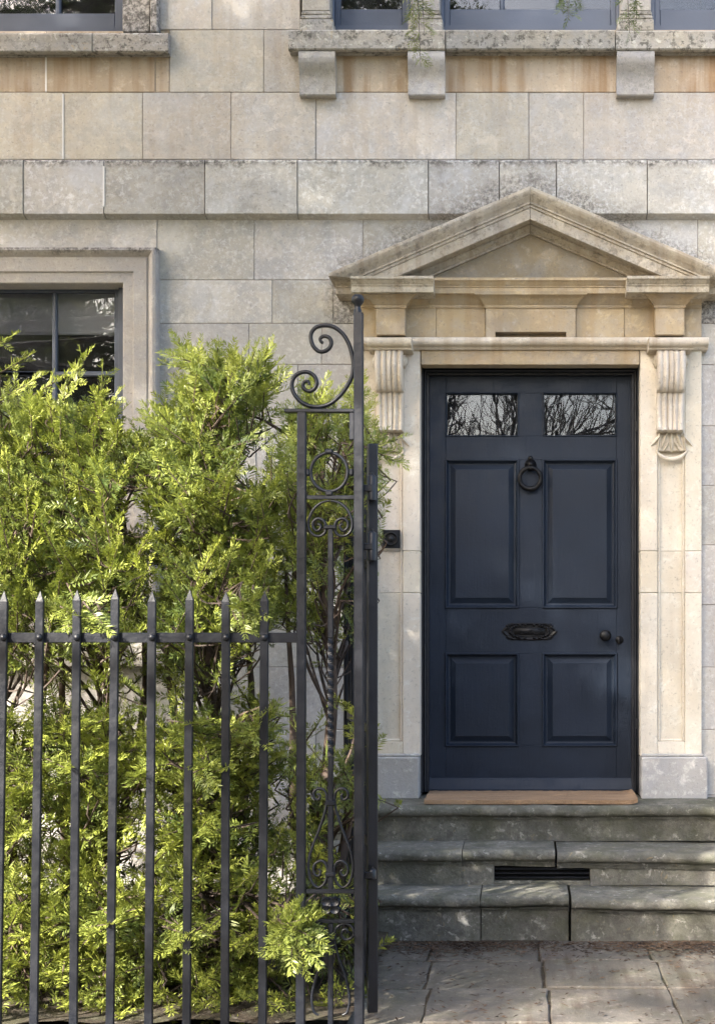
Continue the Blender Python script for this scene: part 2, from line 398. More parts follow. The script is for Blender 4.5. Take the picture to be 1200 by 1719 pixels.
# ================================================================== HOUSE
house = thing('stone_house', 'cream limestone house front with sash windows and a pedimented doorway', 'house')
house.location = (0,0,0)
holes = [(-280, 264, 420, 1120), (-280, 261, -425, 52), (504, 1274, -425, 48), (608, 1172, 498, 1352)]
def sub(rects, h):
    out = []
    for (a0, a1, b0, b1) in rects:
        x0, x1, y0, y1 = max(a0, h[0]), min(a1, h[1]), max(b0, h[2]), min(b1, h[3])
        if x0 >= x1 or y0 >= y1: out.append((a0, a1, b0, b1)); continue
        if a0 < x0: out.append((a0, x0, b0, b1))
        if x1 < a1: out.append((x1, a1, b0, b1))
        if b0 < y0: out.append((x0, x1, b0, y0))
        if y1 < b1: out.append((x0, x1, y1, b1))
    return [r for r in out if r[1]-r[0] > 5 and r[3]-r[2] > 5]
XL, XR = -480, 1640
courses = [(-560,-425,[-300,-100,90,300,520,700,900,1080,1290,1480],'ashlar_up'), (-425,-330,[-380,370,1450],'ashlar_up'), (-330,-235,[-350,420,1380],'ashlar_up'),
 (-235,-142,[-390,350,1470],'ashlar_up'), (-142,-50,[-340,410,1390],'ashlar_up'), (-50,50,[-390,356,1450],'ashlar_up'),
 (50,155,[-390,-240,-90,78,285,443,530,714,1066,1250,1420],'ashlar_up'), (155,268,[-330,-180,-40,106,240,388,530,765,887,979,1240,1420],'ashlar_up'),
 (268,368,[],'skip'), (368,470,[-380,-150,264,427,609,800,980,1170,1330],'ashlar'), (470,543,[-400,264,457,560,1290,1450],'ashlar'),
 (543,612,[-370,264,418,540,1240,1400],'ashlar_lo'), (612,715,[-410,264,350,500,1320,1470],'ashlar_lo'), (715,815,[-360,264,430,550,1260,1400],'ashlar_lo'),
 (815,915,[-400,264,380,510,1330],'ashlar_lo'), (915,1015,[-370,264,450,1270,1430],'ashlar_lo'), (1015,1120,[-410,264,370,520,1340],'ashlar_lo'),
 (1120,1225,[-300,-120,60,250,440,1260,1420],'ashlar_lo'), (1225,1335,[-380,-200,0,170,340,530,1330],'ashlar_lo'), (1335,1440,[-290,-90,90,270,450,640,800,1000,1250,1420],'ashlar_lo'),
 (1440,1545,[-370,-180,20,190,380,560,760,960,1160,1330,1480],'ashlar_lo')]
mort = MB()
for (y0, y1, js, mk) in courses:
    xs = [XL] + js + [XR]
    for i in range(len(xs) - 1):
        for r in (sub(sub(sub(sub([(xs[i], xs[i+1], y0, y1)], holes[0]), holes[1]), holes[2]), holes[3])):
            mort.pbox(r[0], r[1], r[2], r[3], .005, .30)
            if mk == 'skip': continue
            m = mk
            if y0 == 50 and (r[0] >= 530 or r[1] <= 285): m = 'stained'
            pr = random.uniform(-.0025, .0025); g = .45
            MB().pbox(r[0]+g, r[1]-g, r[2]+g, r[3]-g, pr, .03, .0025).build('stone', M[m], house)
mort.build('mortar', M['mortar'], house)
# white re-pointed joints
for (x0, x1, y0, y1) in [(104.5,107.5,158,267), (76.5,79.2,96,154), (178.6,181.4,285,352)]:
    Yj = -.002 if y0 < 280 else -.052
    MB().box(X(x0), X(x1), Yj, .01, Z(y1), Z(y0)).build('mortar_joint', M['mortar_white'], house)
# projecting string course in separate stones: sloped top, flat face, splayed underside
bj = [XL,-300,-130,46,180,348,502,720,838,933,1084,1260,1430,XR]
for i in range(len(bj) - 1):
    o = random.uniform(-.003, .003)
    zt, zb, zu = Z(268,-.05), Z(359,-.05), Z(369,0)
    prof = [(.02, zt+.012), (-.035+o, zt+.004), (-.047+o, zt-.004), (-.050+o, zt-.012), (-.050+o, zb+.002), (-.046+o, zb-.001), (.0, zu), (.02, zu)]
    MB().extr(prof, X(bj[i]+.8), X(bj[i+1]-.8)).build('string_course_stone', M['band'], house)

# ------------------------------------------------ sills and brackets
def sill(parent, px0, px1, py0, py1, out, name='sill'):
    Yf = -out; zt, zb = Z(py0, Yf), Z(py1, Yf)
    prof = [(.06, zt+.02), (Yf+.02, zt+.006), (Yf+.006, zt+.001), (Yf, zt-.008), (Yf+.002, (zt+zb)/2), (Yf, zb+.006), (Yf+.006, zb), (Yf+.03, zb-.001), (Yf+.03, zb+.006), (Yf+.045, zb+.006), (Yf+.045, zb), (.06, zb)]
    return MB().extr(prof, X(px0, Yf), X(px1, Yf), 3).build(name, M['sill'], parent)
def win(px0, px1, py0, py1, Yw, vbars, hbars, name='sash_window', stile=13, brail=28, trail=10, hw=4, meeting=None):
    """a sash window as a part: frame, sash rails, glazing bars, panes"""
    w = bpy.data.objects.new(name, None); COL.objects.link(w); w.parent = house
    x0, x1, z0, z1 = X(px0,Yw), X(px1,Yw), Z(py1,Yw), Z(py0,Yw)
    s = (D+Yw)/F
    f = MB(); q = .012
    f.rings(x0-.02, x1+.02, z0-.02, z1+.02, [(0,Yw+.10),(0,Yw-.012),(.02+3*s,Yw-.012),(.02+3*s,Yw),(.02+5*s,Yw+.004),(.02+5*s,Yw+.06)], False)
    f.build('frame', M['sash'], w)
    ys = Yw + .022
    a0, a1, b0, b1 = x0+5*s, x1-5*s, z0+3*s, z1-4*s
    r = MB(); r.box(a0, a0+(stile-4)*s, ys, ys+.045, b0, b1, .003); r.box(a1-(stile-4)*s, a1, ys, ys+.045, b0, b1, .003)
    r.box(a0+(stile-4)*s, a1-(stile-4)*s, ys, ys+.045, b0, b0+brail*s, .003); r.box(a0+(stile-4)*s, a1-(stile-4)*s, ys, ys+.045, b1-trail*s, b1, .003)
    r.build('sash_frame', M['sash'], w)
    c0, c1, d0, d1 = a0+(stile-4)*s, a1-(stile-4)*s, b0+brail*s, b1-trail*s
    xs = [c0] + [X(v,Yw) for v in vbars] + [c1]; zs = [d1] + [Z(v,Yw) for v in hbars] + [d0]
    for xv in xs[1:-1]: MB().box(xv-hw*s, xv+hw*s, ys+.008, ys+.04, d0, d1, .006).build('glazing_bar', M['sash'], w)
    for k, zv in enumerate(zs[1:-1]):
        t = hw*s if hbars[k] != meeting else 2.2*hw*s
        for i in range(len(xs)-1):
            MB().box(xs[i] + (hw*s if i else 0), xs[i+1] - (hw*s if i < len(xs)-2 else 0), ys+(.010 if t == hw*s else -.004), ys+.039, zv-t, zv+t, .005).build('glazing_bar' if t == hw*s else 'meeting_rail', M['sash'], w)
    for i in range(len(xs)-1):
        for k in range(len(zs)-1):
            yy = ys+.026 + random.uniform(-.001,.001); tl = random.uniform(-.002,.002); tw = random.uniform(-.002,.002)
            v = [(xs[i],yy-tl,zs[k+1]),(xs[i+1],yy+tl+tw,zs[k+1]),(xs[i+1],yy+tl,zs[k]),(xs[i],yy-tl-tw,zs[k])]
            v += [(p[0],p[1]+.003,p[2]) for p in v]
            MB().add(v, [[0,1,2,3],[5,4,7,6],[0,4,5,1],[1,5,6,2],[2,6,7,3],[3,7,4,0]]).build('pane', M['glass'], w)
    return w
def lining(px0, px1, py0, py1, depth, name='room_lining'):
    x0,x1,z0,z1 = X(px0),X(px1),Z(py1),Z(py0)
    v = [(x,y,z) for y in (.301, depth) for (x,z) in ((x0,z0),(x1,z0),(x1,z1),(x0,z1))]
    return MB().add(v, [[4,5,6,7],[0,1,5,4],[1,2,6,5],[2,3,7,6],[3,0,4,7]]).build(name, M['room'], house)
# ground-floor window
aw = MB(); Yo = -.05
x0, x1, z0, z1 = X(-285,Yo), X(264,Yo), Z(1090,Yo), Z(415,Yo); s = (D+Yo)/F
aw.rings(x0, x1, z0, z1, [(0,.03),(0,-.045),(1.5*s,-.062),(6*s,-.066),(9*s,-.060),(13*s,-.048),(15*s,-.040),(17*s,-.040),(18*s,-.046),(40*s,-.045),(41.5*s,-.036),(57.5*s,-.035),(59*s,-.031),(59*s,.14)], False)
aw.build('architrave', M['archi'], house)
w = win(-225, 204, 474, 1080, .065, [88,-12,-112], [625,765,910], meeting=765)
sill(w, -300, 282, 1082, 1120, .11)
MB().box(X(-215,.2), X(197,.2), .200, .203, Z(558,.2), Z(470,.2)).build('roller_blind', M['blind'], w)
MB().box(X(-215,.2), X(197,.2), .194, .208, Z(562,.2), Z(558.5,.2), .003).build('blind_hem', M['blind'], w)
lining(-330, 330, 400, 1200, 3.2)
# first-floor window at the left
for (u0,u1) in ((206,252),(-272,-226)):
    MB().pbox(u0, u1, -430, 53.5, -.035, .30, .004).build('jamb_stone', M['archi'], house)
for (u0,u1) in ((252.2,265),(-285,-272.2)):
    MB().pbox(u0, u1, -430, 53.2, -.055, .30, .006).build('jamb_moulding', M['archi'], house)
MB().pbox(-285, 265, -480, -430.3, -.055, .30, .006).build('window_head', M['archi'], house)
w = win(-225, 205, -430, 50, .07, [94,-13,-118], [-120,-260], meeting=-120)
sill(w, -300, 154.4, 55, 87, .065); sill(w, 155.6, 282, 55, 87, .062)
lining(-330, 330, -480, 100, 3.2)
# three-light window over the door: stone mullions on moulded bases
for (u0, u1) in ((501,560),(684,744),(1035,1098),(1217,1277)):
    Ym = -.03
    MB().pbox(u0+6, u1-6, -430, 18, Ym, .30, .004).build('mullion', M['bracket'], house)
    b = MB(); b.pbox(u0+1, u1-1, 32, 51, Ym-.03, .30, .004); b.pbox(u0+3, u1-3, 25, 31.9, Ym-.022, .30, .006); b.pbox(u0+4.5, u1-4.5, 18.1, 24.9, Ym-.010, .30, .006)
    b.build('mullion_base', M['sill'], house)
MB().pbox(501, 1277, -480, -430.3, -.04, .30, .006).build('window_head', M['bracket'], house)
for (u0, u1, vb) in ((556,688,[]),(740,1039,[842,936]),(1094,1221,[])):
    win(u0, u1, -430, 47, .07, vb, [-120,-260], brail=32, meeting=-120)
wt = bpy.data.objects.new('window_sill', None); COL.objects.link(wt); wt.parent = house
for (u0, u1) in ((484,746.5),(748.5,1031.5),(1033,1293)):
    sill(wt, u0, u1, 50 + random.uniform(-1,1), 83, .075, 'sill_stone')
lining(470, 1310, -480, 100, 3.2)
def bracket(u0, u1):
    Yf = -.070; zt = Z(84.5, Yf); zb = Z(162, -.03)
    pts = [(-.064, zt), (-.072, zt-.02), (-.075, zt-.042), (-.068, zt-.066), (-.052, zt-.090), (-.040, zt-.112), (-.036, zt-.140), (-.040, zt-.175), (-.044, zb+.006), (-.040, zb)]
    prof = [(.03, zt)] + pts + [(.03, zb)]
    MB().extr(prof, X(u0,Yf), X(u1,Yf)).build('sill_bracket', M['bracket'], house, smooth=35)
for (u0,u1) in ((501,562),(684,746),(1035,1098),(1216,1278)): bracket(u0,u1)

# ------------------------------------------------ door surround
sur = bpy.data.objects.new('door_surround', None); COL.objects.link(sur); sur.parent = house
C0 = 889.5
def mir(u): return 2*C0 - u
def both(fn):
    for sgn in (0, 1): fn((lambda a_, b_: (a_, b_)) if sgn == 0 else (lambda a_, b_: (mir(b_), mir(a_))))
Yp = -.05
def pil(m):
    # shaft built of three stones, sunk panel between stiles
    cuts = [583, 925, 995, 1270]
    for k in range(3):
        y0, y1 = cuts[k]+(.3 if k else 0), cuts[k+1]-.3
        for (u0,u1) in ((1074,1103),(1149,1177)):
            q = m(u0,u1); MB().pbox(q[0], q[1], y0, y1, Yp, .30, .003).build('pilaster_stone', M['surround'], sur)
        q = m(1103.1,1148.9)
        if k == 0: MB().pbox(q[0], q[1], 583, 757, Yp, .30, .003).build('pilaster_stone', M['surround'], sur)
        MB().pbox(q[0], q[1], max(y0, 757.2), min(y1, 1244.8), Yp+.030, .30).build('pilaster_panel', M['surround'], sur)
        if k == 2: MB().pbox(q[0], q[1], 1245, y1, Yp, .30, .003).build('pilaster_stone', M['surround'], sur)
    # moulded slips inside the sunk panel
    for (u0,u1) in ((1103.3,1107.3),(1144.7,1148.7)):
        q = m(u0,u1); MB().pbox(q[0], q[1], 770, 1244.5, Yp+.010, Yp+.032, .004).build('panel_moulding', M['surround'], sur)
    q = m(1107.5,1144.5); MB().pbox(q[0], q[1], 1240.5, 1244.6, Yp+.012, Yp+.032, .004).build('panel_moulding', M['surround'], sur)
    # plinth
    q = m(1076,1187); MB().pbox(q[0], q[1], 1271, 1342, -.085, .30, .006).build('plinth', M['plinth'], sur)
    q = m(1075.5,1181); MB().pbox(q[0], q[1], 1265.5, 1271, -.066, .30, .006).build('plinth_cap', M['plinth'], sur)
    # block in the frieze above the console
    q = m(1099,1148); MB().pbox(q[0], q[1], 516, 562, -.12, -.02, .003).build('frieze_block', M['frieze'], sur)
    # bullnose abacus on the console
    zc = Z(573,-.19); prof = []
    for t in range(9):
        an = math.pi*(t/8-.5); prof.append((-.172-.022*math.cos(an), zc-.023*math.sin(an)))
    prof = [(-.02, zc+.023)] + prof + [(-.166, zc-.026), (-.162, zc-.034), (-.02, zc-.034)]
    q = m(1089,1163); MB().extr(prof, X(q[0],-.19), X(q[1],-.19)).build('abacus', M['console'], sur, smooth=35)
    # fluted scroll console
    q = m(1103,1150); xa, xb = X(q[0],-.16), X(q[1],-.16)
    zt, zm, zb = Z(584,-.16), Z(657,-.14), Z(725,-.09)
    pr = [(0,-.125),(.04,-.150),(.12,-.162),(.25,-.168),(.40,-.164),(.52,-.152),(.60,-.134),(.63,-.118),(.635,-.102)]
    line = [(-.05, zt)] + [(p[1], zt+(zm-zt)*p[0]/.635) for p in pr]
    h2 = zb - zm
    line += [(-.101, zm+h2*.03), (-.094, zm+h2*.2), (-.090, zm+h2*.45), (-.090, zm+h2*.7), (-.096, zm+h2*.88), (-.102, zm+h2*.96), (-.098, zb), (-.05, zb)]
    nu = 36; v = []; f = []; L = len(line)
    wid = xb - xa
    for i in range(nu+1):
        u = i/nu
        ph = abs(u-.5)*2
        reed = (.012*math.sin(math.pi*(ph-.20)/.36)**.7 if .20 < ph < .56 else (.011*math.sin(math.pi*(ph-.62)/.38)**.7 if .62 < ph < 1 else (.010 if ph < .13 else 0)))
        taper = 1.0
        for j, (y, z) in enumerate(line):
            k_ = 1.0 if 1 < j < L-2 else 0.0
            tz = (z - zt)/(zb - zt); ww = 1 - .10*max(0, tz-.45)
            v.append((xa + wid*(.5 + (u-.5)*ww), y - reed*k_ + (.0 if k_ else 0), z))
    for i in range(nu):
        for j in range(L-1): f.append([i*L+j, (i+1)*L+j, (i+1)*L+j+1, i*L+j+1])
    f.append(list(range(L))); f.append([nu*L+j for j in range(L)][::-1])
    MB().add(v, f).build('console', M['console'], sur, smooth=50)
    # scroll eyes on the flanks
    for sx, xx in ((-1, xa), (1, xb)):
        e_ = MB(); c = Vector((xx, -.112, Z(607,-.12)))
        for (rr, hh) in ((.034,.012),(.020,.018)):
            ring = []
            vv = []; ff = []
            n = 14
            for i in range(n):
                an = 2*math.pi*i/n
                vv += [(c.x-sx*.01, c.y+rr*math.cos(an), c.z+rr*math.sin(an)), (c.x+sx*hh*.7, c.y+rr*math.cos(an), c.z+rr*math.sin(an)), (c.x+sx*hh, c.y+rr*.7*math.cos(an), c.z+rr*.7*math.sin(an))]
            for i in range(n):
                k2 = (i+1) % n
                ff += [[i*3,k2*3,k2*3+1,i*3+1],[i*3+1,k2*3+1,k2*3+2,i*3+2]]
            ff.append([i*3+2 for i in range(n)]); e_.add(vv, ff)
        e_.build('console_scroll', M['console'], sur, smooth=35)
    # carved leaf drop with a half-moon moulding below
    cx = (q[0]+q[1])/2; lf = MB()
    for (du, dv, ln, wd, an) in ((0,726,34,9,0),(-8,727,28,8,.35),(8,727,28,8,-.35),(-17,730,26,7,.75),(17,730,26,7,-.75),(-20,727,34,6,.12),(20,727,34,6,-.12),(-5,742,18,6,.5),(5,742,18,6,-.5)):
        o_ = P(cx+du, dv, -.055); s2 = (D-.055)/F; dr = Vector((math.sin(-an), 0, -math.cos(an))); sd = Vector((dr.z,0,-dr.x))
        vv = []; ff = []; n = 6
        for i in range(n+1):
            t = i/n; wv = wd*s2*math.sin(math.pi*min(1,.12+.88*t))**.7*.5 if i < n else 0.0005
            c = o_ + dr*ln*s2*t; bul = .004+.018*math.sin(math.pi*(.2+.75*t))
            vv += [c - sd*wv + Vector((0,.006,0)), c + Vector((0,-bul,0)), c + sd*wv + Vector((0,.006,0))]
        for i in range(n): ff += [[i*3,i*3+1,i*3+4,i*3+3],[i*3+1,i*3+2,i*3+5,i*3+4]]
        lf.add(vv, ff)
    lf.build('carved_leaves', M['surround'], sur, fix=False, smooth=60)
    arc = []; n = 16
    for i in range(n+1):
        t = i/n; an = math.pi*(.14+.72*t); arc.append(P(cx - 27*math.cos(an)/math.cos(math.pi*.14), 741+30*math.sin(an), -.055))
    MB().tube(arc, [.003+.0085*math.sin(math.pi*i/n) for i in range(n+1)], 8).build('crescent_moulding', M['surround'], sur, smooth=60)
both(pil)
# lintel, frieze, bullnose string
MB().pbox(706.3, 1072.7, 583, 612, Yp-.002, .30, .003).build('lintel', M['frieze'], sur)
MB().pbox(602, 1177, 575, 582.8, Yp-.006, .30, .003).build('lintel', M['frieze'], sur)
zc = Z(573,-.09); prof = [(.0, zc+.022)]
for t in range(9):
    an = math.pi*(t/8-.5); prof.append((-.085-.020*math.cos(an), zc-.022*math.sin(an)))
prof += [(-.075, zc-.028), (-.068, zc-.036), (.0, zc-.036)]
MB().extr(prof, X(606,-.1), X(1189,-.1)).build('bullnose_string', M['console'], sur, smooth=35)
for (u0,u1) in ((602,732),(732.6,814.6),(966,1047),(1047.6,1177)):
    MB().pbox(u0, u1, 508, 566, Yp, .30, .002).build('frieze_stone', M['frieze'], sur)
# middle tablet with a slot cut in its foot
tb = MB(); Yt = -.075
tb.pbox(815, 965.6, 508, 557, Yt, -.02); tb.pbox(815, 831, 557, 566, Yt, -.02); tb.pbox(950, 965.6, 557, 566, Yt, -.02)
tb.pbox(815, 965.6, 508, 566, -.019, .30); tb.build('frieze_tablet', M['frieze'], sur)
# bed mould, breaking forward over blocks and tablet
def bed(u0, u1, Ya, Yb, y0=489, y1=517, taper=0):
    zt, zb = Z(y0,Yb), Z(y1,Ya); hh = zt-zb
    prof = [(Yb, zt), (Yb, zt-hh*.22), (Yb+(Ya-Yb)*.25, zt-hh*.30), (Yb+(Ya-Yb)*.55, zt-hh*.50), (Yb+(Ya-Yb)*.80, zt-hh*.75), (Ya-.006, zt-hh*.80), (Ya-.006, zb)]
    v = []; f = []; n = len(prof)
    full = [(p[0], p[1], (p[0]-Ya)/(Yb-Ya)) for p in prof]
    xl, xr = X(u0,Ya), X(u1,Ya); tp = taper*(D/F)
    for (y,z,k_) in full: v += [(xl - tp*k_, y, z), (xr + tp*k_, y, z), (xl, .0, z), (xr, .0, z)]
    for i in range(n-1):
        a_, b_ = i*4, (i+1)*4
        f += [[a_,a_+1,b_+1,b_],[a_+2,a_,b_,b_+2],[a_+1,a_+3,b_+3,b_+1]]
    f += [[0,2,3,1],[(n-1)*4,(n-1)*4+1,(n-1)*4+3,(n-1)*4+2]]
    MB().add(v, f).build('bed_moulding', M['frieze'], sur, smooth=30)
bed(603, 720, Yp-.001, -.11); bed(720.6, 1060, Yp-.001, -.112); bed(1060.6, 1176, Yp-.001, -.11)
bed(815, 965.6, Yt-.001, -.13, taper=18); bed(1099, 1148, -.121, -.185, taper=20); bed(mir(1148), mir(1099), -.121, -.185, taper=20)
# horizontal cornice: set back in the middle, forward at both ends
def cornice(u0, u1, Yf, y0, y1, mk, name='cornice'):
    zt, zb = Z(y0,Yf), Z(y1,Yf); hh = zt-zb
    prof = [(.0, zt+.004), (Yf, zt), (Yf, zt-hh*.18), (Yf+.008, zt-hh*.24), (Yf+.020, zt-hh*.42), (Yf+.026, zt-hh*.48), (Yf+.026, zt-hh*.55), (Yf+.032, zt-hh*.58), (Yf+.032, zb+.002), (Yf+.036, zb), (.0, zb)]
    MB().extr(prof, X(u0,Yf), X(u1,Yf)).build(name, M[mk], sur)
cornice(700, 1080, -.16, 466, 490, 'frieze'); cornice(588, 727, -.24, 463, 488, 'rake'); cornice(mir(727), mir(588), -.24, 463, 488, 'rake')
for m in (lambda a_,b_:(a_,b_), lambda a_,b_:(mir(b_),mir(a_))):
    q = m(562, 600); cornice(q[0], q[1], -.17, 466, 491, 'rake', 'cornice_return')
# tympanum
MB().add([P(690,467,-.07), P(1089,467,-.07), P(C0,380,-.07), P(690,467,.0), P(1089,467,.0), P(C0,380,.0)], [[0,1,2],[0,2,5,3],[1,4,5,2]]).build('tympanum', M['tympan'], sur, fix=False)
# raking cornices with plumb mitre at the apex; cut level where they meet the horizontal cornice
def rake(sgn):
    ax, az = X(C0,-.25), Z(314,-.25)
    tz = 0.0
    prof = [(.0,.045),(-.235,.010),(-.250,.004),(-.250,-.010),(-.246,-.020),(-.236,-.034),(-.222,-.048),(-.214,-.058),(-.214,-.066),(-.204,-.068),(-.204,-.080),(-.196,-.084),(-.196,-.137),(-.186,-.141),(-.186,-.134),(-.112,-.134),(-.112,-.142),(-.104,-.150),(-.092,-.162),(-.084,-.166),(-.084,-.176),(-.0,-.176)]
    ln = X(C0,-.25) - X(551,-.25)
    v = []; f = []; n = len(prof); segs = 8
    for i in range(segs+1):
        d = ln*i/segs + (0.0012 if i == 0 else 0)
        for (y, dz) in prof: v.append((ax + sgn*d, y, az - PED_S*d + dz))
    for i in range(segs):
        for j in range(n):
            k_ = (j+1) % n; f.append([i*n+j, i*n+k_, (i+1)*n+k_, (i+1)*n+j])
    f.append(list(range(n))); f.append([segs*n+j for j in range(n)])
    me = mesh('raking_cornice', v, f); bm = bmesh.new(); bm.from_mesh(me); bmesh.ops.recalc_face_normals(bm, faces=bm.faces[:])
    zc_ = Z(464.2,-.24)
    r = bmesh.ops.bisect_plane(bm, geom=bm.verts[:]+bm.edges[:]+bm.faces[:], plane_co=(0,0,zc_), plane_no=(0,0,-1), clear_outer=True)
    bmesh.ops.holes_fill(bm, edges=[e_ for e_ in bm.edges if e_.is_boundary]); bm.to_mesh(me); bm.free()
    link('raking_cornice', me, M['rake'], sur)
rake(-1); rake(1)

# ------------------------------------------------ door
door = bpy.data.objects.new('door', None); COL.objects.link(door); door.parent = house
door['label'] = 'dark navy blue panelled front door with two small top lights'
Yd = .115
fr = MB(); Yf = .02
# frame: stepped mouldings down both jambs and over the head
s = (D+.05)/F
x0, x1, z0, z1 = X(705,.0), X(1074.5,.0), Z(1600,.0), Z(611.5,.0)
fr.rings(x0, x1, z0, z1, [(0,.30),(0,.035),(4.0*s,.035),(4.0*s,.06),(6*s,.055),(8*s,.06),(9.0*s,.075),(9.0*s,.085),(12.6*s,.085),(12.6*s,.30)], False)
me_o = fr.build('door_frame', M['door_frame'], door)
bm = bmesh.new(); bm.from_mesh(me_o.data)
bmesh.ops.bisect_plane(bm, geom=bm.verts[:]+bm.edges[:]+bm.faces[:], plane_co=(0,0,Z(1331,.03)), plane_no=(0,0,-1), clear_outer=True); bm.to_mesh(me_o.data); bm.free()
xs_ = (720, 748, 869.5, 911, 1034, 1063.5); ys_ = (629, 660, 732, 772, 1020, 1097, 1252, 1326)
leaf = MB(); Yb = Yd + .045
leaf.pbox(xs_[0], xs_[1], ys_[0], ys_[7], Yd, Yb, .002); leaf.pbox(xs_[4], xs_[5], ys_[0], ys_[7], Yd, Yb, .002)
for (a0, a1) in ((ys_[0],ys_[1]),(ys_[2],ys_[3]),(ys_[4],ys_[5]),(ys_[6],ys_[7])): leaf.pbox(xs_[1]+.05, xs_[4]-.05, a0, a1, Yd+.0003, Yb, .001)
for (a0, a1) in ((ys_[1],ys_[2]),(ys_[3],ys_[4]),(ys_[5],ys_[6])): leaf.pbox(xs_[2], xs_[3], a0+.1, a1-.1, Yd+.0002, Yb, .001)
leaf.build('door_leaf', M['door'], door)
s = (D+Yd)/F
for (u0,u1) in ((xs_[1],xs_[2]),(xs_[3],xs_[4])):
    # raised and fielded panels inside bolection mouldings
    for (v0,v1) in ((ys_[3],ys_[4]),(ys_[5],ys_[6])):
        x0,x1,z0,z1 = X(u0,Yd),X(u1,Yd),Z(v1,Yd),Z(v0,Yd)
        MB().rings(x0-.004, x1+.004, z0-.004, z1+.004, [(0,Yd+.004),(0,Yd-.006),(.003,Yd-.010),(.008,Yd-.010),(.011,Yd-.004),(.017,Yd+.010),(.021,Yd+.012),(.021,Yd+.02)], False).build('panel_moulding', M['door'], door)
        MB().rings(x0+.014, x1-.014, z0+.014, z1-.014, [(0,Yd+.018),(.010,Yd+.018),(.035,Yd+.004),(.036,Yd+.001)]).build('panel', M['door'], door)
    v0, v1 = ys_[1], ys_[2]; x0,x1,z0,z1 = X(u0,Yd),X(u1,Yd),Z(v1,Yd),Z(v0,Yd)
    MB().rings(x0-.003, x1+.003, z0-.003, z1+.003, [(0,Yd+.004),(0,Yd-.004),(.004,Yd-.006),(.008,Yd+.004),(.010,Yd+.02)], False).build('glazing_bead', M['door'], door)
    MB().box(x0-.002, x1+.002, Yd+.017, Yd+.021, z0-.002, z1+.002).build('glass_pane', M['glass'], door)
# weather board at the foot
zt, zb = Z(1305,Yd), Z(1327,Yd)
MB().extr([(Yd+.002, zt), (Yd-.004, zt-.002), (Yd-.010, zt-.012), (Yd-.030, zb+.016), (Yd-.033, zb+.010), (Yd-.033, zb), (Yd+.002, zb)], X(720.5,Yd), X(1063,Yd)).build('weather_board', M['door'], door)
lining(690, 1090, 560, 1400, 2.0, 'hall_lining')
# ring knocker
kn = MB(); c = P(889.5, 803, Yd-.03); R_ = .054
ring = [c + Vector((R_*math.sin(t), -.004*math.cos(t), R_*math.cos(t))) for t in [2*math.pi*i/28 for i in range(29)]]
kn.tube(ring, [.0115 + .0030*max(0, math.cos(2*math.pi*i/28 - math.pi))**4 + .0012*math.sin(i*1.57) for i in range(29)], 8, cap=False)
kn.lathe([(.0,0),(.012,.0),(.014,.008),(.010,.014),(.0,.016)], (c.x, Yd-.012, c.z-R_), 'y', 12)
kn.build('knocker_ring', M['black'], door, smooth=60)
kb = MB(); c2 = P(890, 781, Yd)
kb.lathe([(.030,0),(.031,.006),(.022,.014),(.016,.026),(.014,.036),(.008,.042),(.0,.044)], (c2.x, Yd, c2.z), 'y', 14)
kb.lathe([(.014,0),(.014,.006),(.008,.012),(.0,.014)], (c2.x, Yd, c2.z+.034), 'y', 10)
kb.lathe([(.010,0),(.010,.01),(.005,.016),(.0,.017)], (c2.x, Yd-.03, c2.z-.020), 'y', 10)
kb.build('knocker_plate', M['black'], door, smooth=60)
# ornate letter box: scalloped back plate, flap and raised border
lb = MB(); cx, cz = X(888.5,Yd), Z(1060,Yd); out = []
n = 72
for i in range(n):
    an = 2*math.pi*i/n; ca, sa = math.cos(an), math.sin(an)
    hx, hz = .122, .044; rx = hx*abs(ca)**.35*(1 if ca > 0 else -1); rz = hz*abs(sa)**.35*(1 if sa > 0 else -1)
    k_ = 1 + .035*math.cos(an*16)
    out.append((cx + rx*k_ + (.018*(1 if ca > 0 else -1)*max(0, 1-abs(rz)/.03)), cz + rz*k_))
v = [(x, Yd, z) for x, z in out] + [(x, Yd-.006, z) for x, z in out] + [(cx+(x-cx)*.93, Yd-.010, cz+(z-cz)*.88) for x, z in out] + [(cx+(x-cx)*.84, Yd-.006, cz+(z-cz)*.70) for x, z in out]
f = []
for l in range(3):
    for i in range(n): k_ = (i+1) % n; f.append([l*n+i, l*n+k_, (l+1)*n+k_, (l+1)*n+i])
f.append([3*n+i for i in range(n)]); lb.add(v, f)
lp = lb.build('letter_box', M['black'], door)
lo = MB()
lo.box(cx-.078, cx+.078, Yd-.012, Yd-.003, cz-.016, cz+.018, .004)
for i in range(26):
    an = 2*math.pi*i/26; px_ = cx + .105*math.cos(an)*(abs(math.cos(an))**-.35 if abs(math.cos(an))>.1 else 1)*.92; pz_ = cz + .033*math.sin(an)
    px_ = max(cx-.125, min(cx+.125, px_))
    lo.lathe([(.009,0),(.008,.005),(.004,.009),(.0,.010)], (px_ + random.uniform(-.003,.003), Yd-.006, pz_ + random.uniform(-.002,.002)), 'y', 7)
for i in range(16):
    t0 = Vector((cx + random.uniform(-.07,.06), Yd-.013, cz + random.uniform(-.012,.013)))
    lo.tube([t0, t0+Vector((.006,-.003,random.uniform(-.004,.004))), t0+Vector((.014,0,random.uniform(-.006,.006)))], .0022, 5)
lo.build('letter_flap', M['black'], door, smooth=50)
